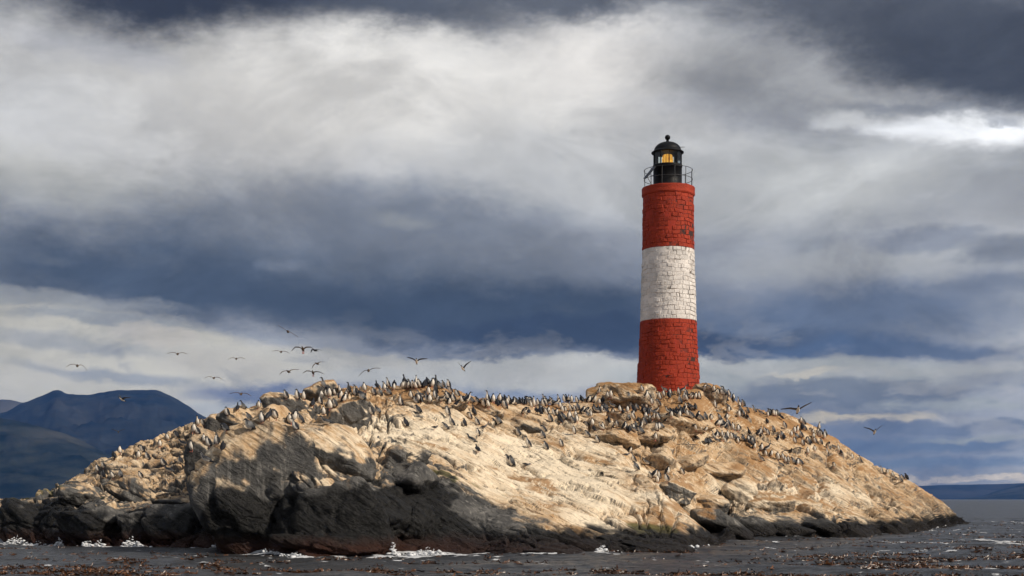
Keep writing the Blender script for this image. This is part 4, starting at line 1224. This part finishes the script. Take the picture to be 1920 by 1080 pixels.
def drying_mesh():
    sp = POSES['hunched']; n = 10
    V, Fs, tg = loft(sp, n); fm = [0] * len(Fs)
    for s in (-1, 1):
        b = len(V)
        pr = [(0.05, 0.34, 0.20), (0.20, 0.40, 0.17), (0.32, 0.36, 0.14), (0.40, 0.24, 0.10)]
        pb = [(0.06, 0.16), (0.18, 0.15), (0.30, 0.13), (0.37, 0.10)]
        for (q, w) in zip(pr, pb):
            V.append(Vector((s * q[0], -0.02, q[1]))); V.append(Vector((s * w[0], -0.06, w[1])))
        for j in range(3):
            f = (b + 2 * j, b + 2 * j + 1, b + 2 * j + 3, b + 2 * j + 2); Fs.append(f); fm.append(0)
            o = len(V)
    feet(V, Fs, fm, 0.0, 0.13)
    return mesh_py('cormorant_drying', V, Fs, True, MB, fm)

def gull_mesh():
    sp = [(-0.24, 0.17, 0.030, 0.008), (-0.15, 0.185, 0.045, 0.028), (-0.06, 0.195, 0.072, 0.064), (0.03, 0.20, 0.078, 0.072), (0.10, 0.225, 0.058, 0.058), (0.135, 0.265, 0.042, 0.046), (0.155, 0.30, 0.042, 0.046),
          (0.19, 0.312, 0.034, 0.036), (0.22, 0.305, 0.014, 0.016), (0.26, 0.298, 0.004, 0.005)]
    V, Fs, tg = loft(sp, 10); fm = []
    for (i, k) in tg:
        a = abs(((k + 0.5) / 10 * 360 + 180) % 360 - 180)
        fm.append(2 if i >= 8 else (4 if a < 90 or 4 <= i else 0))
    feet(V, Fs, fm, 0.0, 0.15)
    return mesh_py('grey_gull', V, Fs, True, MB, fm)

BM = {p: shag_mesh(p) for p in POSES}
BM['drying'] = drying_mesh(); BM['gull'] = gull_mesh()

# feet positions read off the photograph: (x0, y0, scale, "x,y[code] ...")
# code: L R facing left/right, F front, B back turned; k upright (long neck) p preening c stooped d drying g grey gull
SPOTS = [
 (660, 700, 5.4, "30,235Lk 120,280Lp 130,190F 225,225L 290,235L 330,182F 385,225L 372,142Lk 425,152B 505,160F 540,130Bk 570,160F 610,155L 650,122Fk 690,150F 725,150B 770,120B 810,145R 835,148L 925,140L "
   "600,262F 660,310L 700,302B 770,300Lk 775,225F 842,270L 870,300Fp 845,210L 960,290L 1002,205Lp 985,272F 1035,290F 1075,242L 1120,300L 1170,302F 1230,310L 1280,315L 1345,325F 1376,300Lk 1430,302R 1480,335B 1535,335F 1590,310F 1555,300B "
   "195,430Lp 280,412L 495,335Lk 690,412L 550,545L 830,575Rg 970,437F 965,577L 1020,540Lk 1135,540L 1195,470Fp 1240,430Bk 1275,530L 1085,385L 1100,345L 1330,572Rg 1275,640L 1215,715Lc 1275,810Bc 1450,530L 1500,520L 1605,922L"),
 (940, 720, 5.4, "105,215R 140,205B 165,215L 200,205B 255,210R 300,192F 325,195L 405,182Rk 375,225F 430,235L 480,202R 515,220Fk 590,192Fk 600,255F 680,195Bk 710,192F 770,195F 820,190B 880,190R 935,195B 990,210F 985,112Fc 1080,150F 1110,142F 1140,180F 1300,160L 1370,165R 1455,150R 1430,82F 1525,210F 1570,160L "
   "710,280Fk 750,280F 775,272L 850,300Rp 905,340Fk 945,292B 985,292B 1035,295F 1075,262L 1125,310Fp 1205,285F 1275,290F 1310,250F 1355,292B 1385,265L 1430,252Lk 1550,320Lc 1345,365L 1390,400B 1432,300B 1465,370F 1602,370L "
   "220,310Rp 280,312Bc 355,302Bc 410,290F 470,300R 500,390L 545,312R 595,370B 645,370L 690,370F 735,400L 760,352F 620,292F "
   "735,510L 885,545L 880,450Fp 925,432F 1030,470F 1080,455L 1120,450F 1095,400B 1175,440F 1240,460R 1275,470B 1330,470F 1360,460L 1405,490Lp 1432,512L 1575,480L 1555,570F "
   "180,530L 425,560L 440,492Lp 285,650Lk 455,670L 610,640L 980,600L 1295,700R 1255,742Rg 1350,800Lk 1375,882L 1480,830Lc 1520,960L 1580,1002F 110,840L 235,845Rg"),
 (1220, 700, 5.4, "150,182Lc 60,270F 95,272L 135,240F 200,235F 320,195Rc 340,285Fk 290,222L 400,262Rp 370,282F 445,262R 495,265F 10,322F 545,182F 590,162Lc 640,190F 685,220F 720,225Lk 745,222L 770,290L 800,230L 835,280F 895,270Lk 900,350F 940,330L 655,357Fk 780,402F 800,382L 1060,402Lk 1120,430Lc 1185,442F 890,452F 980,462Bc 985,407L 1265,437F 1290,440L 1330,472Bc 1185,512B "
   "265,402B 300,422B 335,412B 285,452F 350,372R 390,372B 420,372L 455,372B 190,422Lc 40,412Rc 85,482F 75,582R 125,562L 430,462L 475,472R 520,482Lp 610,482Fp 690,540F 730,542L 660,532R 705,472L 790,532L 830,577F 880,592F 905,582L 310,562Rp 350,572Bc 455,582Fp 500,602F 545,592R 595,592L 685,652F 725,652F 775,672L 820,672F 850,672F 885,712F 940,692L 650,652R 440,682Bc 590,722Bd 680,712Lc 990,702F 1040,722L 1010,742Bc 1080,632R 1120,622Fk 1190,632L 1165,602F 1245,602L 1290,682R 1330,662L 1365,562F "
   "1120,790R 1165,842F 1220,842R 1290,882F 1340,882F 1400,902L 1120,902Lc 1320,952Lc 165,1032R 330,1032L 20,1062R 85,1072F 40,682F"),
 (1480, 730, 5.4, "60,552F 120,342F 150,362L 125,492L 20,482F 90,502L 165,422L 130,412B 230,457F 295,422Fk 330,462L 365,472L 300,482F 240,502F 265,552F 320,562L 220,562Bk 255,632F 185,652F 80,772R 125,772L 385,687Lk 455,612Lc 495,627F 520,662Bc 455,792Fp 635,712F 655,792L 720,747Lk 940,862Lk 985,862F 1045,892F 1080,932Lc 1155,922L 1190,922B 455,250F"),
 (0, 690, 2.769, "622,447F 597,472B 510,542F 540,522F 535,572L 590,574F 625,572L 740,440Fp 718,472F 735,577F 770,482L 855,512L 940,502L 885,552Lc 830,412F 872,377F 920,367Lp 960,412Lc 995,432F 1005,337F 1030,347L 1060,302F 1030,302Fk 1075,502Lc 1060,387F 1085,412F 1125,402L 1155,432B 1158,292L 1195,294F 1180,332Lp 1180,252F 1235,227Bc 1275,217Lk 1300,272L 1310,327L"),
 (360, 690, 2.769, "345,212F 435,267Fp 395,272Bc 365,287F 510,292F 545,327Lk 570,292L 520,282R 490,162L 545,167F 580,167F 625,207Bc 690,112Lk 665,192F 685,247F 720,217F 745,207L 715,152F 740,142F 770,132Fk 785,177R 815,132Lk 800,152F 705,302Lc 675,162F"),
]
ZONES = [
 ("on the island's far left rocks", lambda x, y: x < 300),
 ("left of the grey skyline slab", lambda x, y: x < 420),
 ("above the big dark cliff", lambda x, y: x < 590),
 ("around the left skyline crag", lambda x, y: x < 700 and y < 775),
 ("on the left summit crown", lambda x, y: x < 838 and y < 745),
 ("just below the left summit", lambda x, y: x < 838 and y < 763),
 ("on the crest between summit and saddle", lambda x, y: x < 965 and y < 766),
 ("on the open pale left slope", lambda x, y: x < 930),
 ("along the saddle skyline", lambda x, y: x < 1130 and y < 762),
 ("in rows under the saddle", lambda x, y: x < 1130 and y < 800),
 ("on the pale middle slope", lambda x, y: x < 1120),
 ("at the lighthouse's left foot", lambda x, y: x < 1220 and y < 762),
 ("among the round tan boulders", lambda x, y: x < 1225 and y < 830),
 ("in the brown gully", lambda x, y: x < 1310 and y > 835),
 ("before the red lighthouse base", lambda x, y: x < 1320 and y < 756),
 ("on the terrace below the lighthouse", lambda x, y: x < 1320 and y < 800),
 ("in the right hill's middle row", lambda x, y: x < 1400 and y >= 800),
 ("on the skyline right of lighthouse", lambda x, y: x < 1410 and y < 770),
 ("on the upper right hill", lambda x, y: x < 1430),
 ("on the right shoulder skyline", lambda x, y: x < 1560 and y < 825),
 ("beside the right brown earth patch", lambda x, y: x < 1560),
 ("on the far right slope", lambda x, y: True),
]
POSE_TXT = {'hunched': 'hunched', 'upright': 'long-necked', 'preening': 'preening', 'stooped': 'stooping', 'drying': 'wing-drying', 'gull': 'small grey'}
FACE_TXT = {'L': 'facing left', 'R': 'facing right', 'F': 'facing front', 'B': 'facing away'}
bpy.context.view_layer.update()
dg = bpy.context.evaluated_depsgraph_get()
ROCKY = ('rocky_island', 'boulder')
def foot(px, py):
    o = Vector((0, 0, CH))
    for k in range(14):
        d = Vector(((px - 960) / F, 1, (HZ - (py + 2.0 * k)) / F)).normalized()
        hit, loc, nor, idx, ob, _m = scene.ray_cast(dg, o, d)
        if hit and ob.name.startswith(ROCKY): return loc, nor
    return None, None
haze_o = bpy.data.objects.get('haze')
birds = []
for (x0, y0, sc_, txt) in SPOTS:
    for tok in txt.split():
        xs, rest = tok.split(',')
        i = 0
        while i < len(rest) and rest[i].isdigit(): i += 1
        ys = int(rest[:i]); code = rest[i:]
        px = x0 + int(xs) / sc_; py = y0 + ys / sc_
        loc, nor = foot(px, py)
        if loc is None: continue
        face = next((c_ for c_ in code if c_ in 'LRFB'), 'F')
        pose = next(({'k': 'upright', 'p': 'preening', 'c': 'stooped', 'd': 'drying', 'g': 'gull'}[c_] for c_ in code if c_ in 'kpcdg'), 'hunched')
        birds.append([loc, face, pose, px, py])
brng = random.Random(21)
# the crowd is thicker than can be read off bird by bird
listed = len(birds)
for i in range(listed):
    _, _, _, px, py = birds[i]
    near_n = sum(1 for q in birds[:listed] if abs(q[3] - px) < 22 and abs(q[4] - py) < 14)
    if near_n >= 5 and px > 600 and brng.random() < 0.75:
        qx = px + brng.choice((-1, 1)) * brng.uniform(6, 16); qy = py + brng.uniform(-3, 7)
        loc, nor = foot(qx, qy)
        if loc is not None: birds.append([loc, brng.choice('LLFFBR'), brng.choice(('hunched', 'hunched', 'preening', 'stooped', 'upright')), qx, qy])
FACE_ROT = {'F': 162.0, 'L': 108.0, 'R': -115.0, 'B': 20.0}     # about +z, model looks along +y
order = sorted(range(len(birds)), key=lambda i: birds[i][0].y)
keep = set(order[:300])
crowdV = []; crowdF = []; crowdM = []
named = {}
for i, (loc, face, pose, px, py) in enumerate(birds):
    rz = math.radians(FACE_ROT[face] + brng.uniform(-34, 34))
    sc_ = brng.uniform(0.60, 0.78) * (0.8 if pose == 'gull' else 1.0)
    lean_ = math.radians(brng.uniform(-26, 2) if pose != 'stooped' else brng.uniform(-10, 8)); sidel = math.radians(brng.uniform(-5, 5))
    if i in keep:
        o = obj('gull' if pose == 'gull' else 'cormorant', BM[pose])
        o.location = loc - Vector((0, 0, 0.012))
        o.rotation_euler = (lean_, sidel, rz); o.scale = (sc_,) * 3
        zone = next(t for t, f in ZONES if f(px, py))
        named.setdefault((pose, face, zone), []).append((px, o))
    else:
        Mx = Matrix.LocRotScale(loc - Vector((0, 0, 0.012)), Matrix.Rotation(rz, 3, 'Z') @ Matrix.Rotation(lean_, 3, 'X'), Vector((sc_,) * 3))
        b = len(crowdV)
        m_ = BM[pose]
        crowdV += [Mx @ v.co for v in m_.vertices]
        crowdF += [tuple(q + b for q in p.vertices) for p in m_.polygons]
        crowdM += [p.material_index for p in m_.polygons]
if crowdV:
    tag(obj('cormorant_flock', mesh_py('flock', crowdV, crowdF, True, MB, crowdM)), 'farthest black and white cormorants crowding the upper right hill', 'cormorants', kind='stuff')
ORD = ['first', 'second', 'third', 'fourth', 'fifth', 'sixth', 'seventh', 'eighth', 'ninth', 'tenth']
for (pose, face, zone), lst in named.items():
    lst.sort(key=lambda q: q[0])
    kind = 'gull' if pose == 'gull' else 'cormorant'
    base = POSE_TXT[pose] + ' ' + kind + ' ' + FACE_TXT[face]
    for j, (px, o) in enumerate(lst):
        lab = base + ' ' + zone
        if len(lst) > 1 and j < 10: lab = ORD[j] + ' from left: ' + lab
        tag(o, lab, 'gull' if pose == 'gull' else 'cormorant', 'grey gulls among the cormorants' if pose == 'gull' else 'cormorants standing on the island')

# birds on the wing: px, py, distance, left and right wing angles, kind, heading, roll, scale, label
FLY = [
 (145, 686, 52, (22, -8, -30), (12, -28, -52), 'skua', 20, 0, 1.0, 'dark bird gliding with arched wings, farthest left above the mountain'),
 (229, 749, 50, (58, 40), (6, -4), 'shag', 150, 8, 0.85, 'bird banking with one wing raised in front of the mountain top'),
 (222, 810, 50, (30, 22), (32, 24), 'shag', 10, 0, 0.6, 'small bird with raised wings low against the mountain'),
 (333, 664, 56, (22, 4, -14), (20, 2, -16), 'skua', 5, 0, 0.95, 'bird gliding head-on above the hump of the mountain'),
 (443, 673, 58, (16, -8, -34), (22, 8, -6), 'skua', 10, 4, 0.85, 'small gliding bird left of the high tilted bird'),
 (401, 709, 56, (22, 6, -18), (14, -8, -26), 'skua', 0, 0, 0.85, 'gliding bird above the right shoulder of the mountain'),
 (452, 739, 52, (20, 2, -10), (10, -12, -26), 'skua', 0, 0, 0.95, 'low gliding bird just above the left skyline rocks'),
 (540, 622, 54, (34, 30, 26), (-28, -30, -30), 'skua', 20, 0, 1.05, 'highest bird, tilted steeply, against the dark cloud'),
 (527, 660, 60, (18, 6, -6), (8, -10, -26), 'skua', 0, 0, 0.9, 'small gliding bird left of the two close together'),
 (568, 655, 48, (26, 4, -38), (26, 4, -30), 'skua', 180, 0, 1.05, 'largest gliding bird with dangling legs, left of the close pair'),
 (591, 657, 54, (2, -20, -42), (18, 10, -12), 'dark', 60, 0, 0.8, 'small dark bird touching wings with the largest glider'),
 (595, 682, 54, (-20, -40, -58), (34, 18, 0), 'skua', 40, 0, 0.75, 'bird in a steep turn below the close pair'),
 (541, 697, 52, (4, -18, -40), (30, 14, 0), 'skua', 30, 0, 0.95, 'bird rising to the right above the left crags'),
 (587, 699, 54, (24, 6, -24), (12, -6, -20), 'skua', 180, 0, 1.0, 'bird gliding toward the rocks with legs lowered'),
 (691, 695, 54, (-10, -36, -46), (28, 12, 0), 'skua', 10, 0, 1.1, 'pale-bodied bird with wings swept left and right above the left summit'),
 (781, 678, 50, (40, 26, 26), (34, 16, 14), 'shag', 180, 0, 0.95, 'black and white bird braking with spread wings above the summit'),
 (868, 691, 52, (52, 46), (56, 50), 'shag', 160, 0, 0.95, 'bird with wings raised in a deep V above the saddle'),
 (1496, 769, 52, (8, 2), (32, 34), 'shag', 175, 0, 1.45, 'large bird flying past the right shoulder of the hill'),
 (1640, 810, 54, (34, 26), (46, 44), 'shag', 175, 0, 1.05, 'bird with raised wings over the sea right of the island'),
 (1482, 846, 52, (2, -22, -60), (30, 18, -14), 'dark', 180, 0, 1.35, 'black-winged bird sweeping low over the right flank'),
 (1290, 835, 48, (14, 2, -2), (6, -2, -4), 'gull', 180, 0, 0.9, 'grey bird with flat outstretched wings landing below the drying cormorant'),
 (1250, 706, 57.5, (30, -20, -60), (30, -20, -60), 'dark', 180, 0, 0.72, 'small dark bird with arched wings in front of the lighthouse base'),
]
for (px, py, Y, la, ra, kind, head, roll, sc_, lab) in FLY:
    # angles are given as seen in the picture; a bird coming towards us shows its right wing on our left
    L_, R_ = (la, ra) if abs(((head + 180) % 360) - 180) < 90 else (ra, la)
    o = obj('flying_bird', flyer_mesh(L_, R_, kind, 'legs' in lab))
    o.location = at(px, py, Y); o.rotation_euler = (math.radians(12 if kind != 'shag' else 22), math.radians(roll), math.radians(head)); o.scale = (sc_ * 0.66,) * 3
    tag(o, lab, 'bird', 'birds flying round the island')

# ---------------------------------------------------------------- haze over the channel
hv = bpy.data.materials.new('sea_haze'); hv.use_nodes = True
H = NT(hv.node_tree); H.n.clear()
ho = H.add('ShaderNodeOutputMaterial'); pv = H.add('ShaderNodeVolumePrincipled')
pv.inputs['Color'].default_value = (0.16, 0.38, 0.98, 1)
pv.inputs['Density'].default_value = HAZE_D
pv.inputs['Anisotropy'].default_value = 0.0
H.link(pv.outputs[0], ho.inputs['Volume'])
hx, hy0, hy1, hz0, hz1 = 5000.0, -300.0, 12500.0, -5.0, 610.0
V = [(-hx, hy0, hz0), (hx, hy0, hz0), (hx * 3, hy1, hz0), (-hx * 3, hy1, hz0), (-hx, hy0, hz1), (hx, hy0, hz1), (hx * 3, hy1, hz1), (-hx * 3, hy1, hz1)]
Fs = [(3, 2, 1, 0), (4, 5, 6, 7), (0, 1, 5, 4), (1, 2, 6, 5), (2, 3, 7, 6), (3, 0, 4, 7)]
tag(obj('haze', mesh_py('haze', V, Fs, False, [hv])), 'thin blue haze over the sea channel', 'haze', kind='stuff')
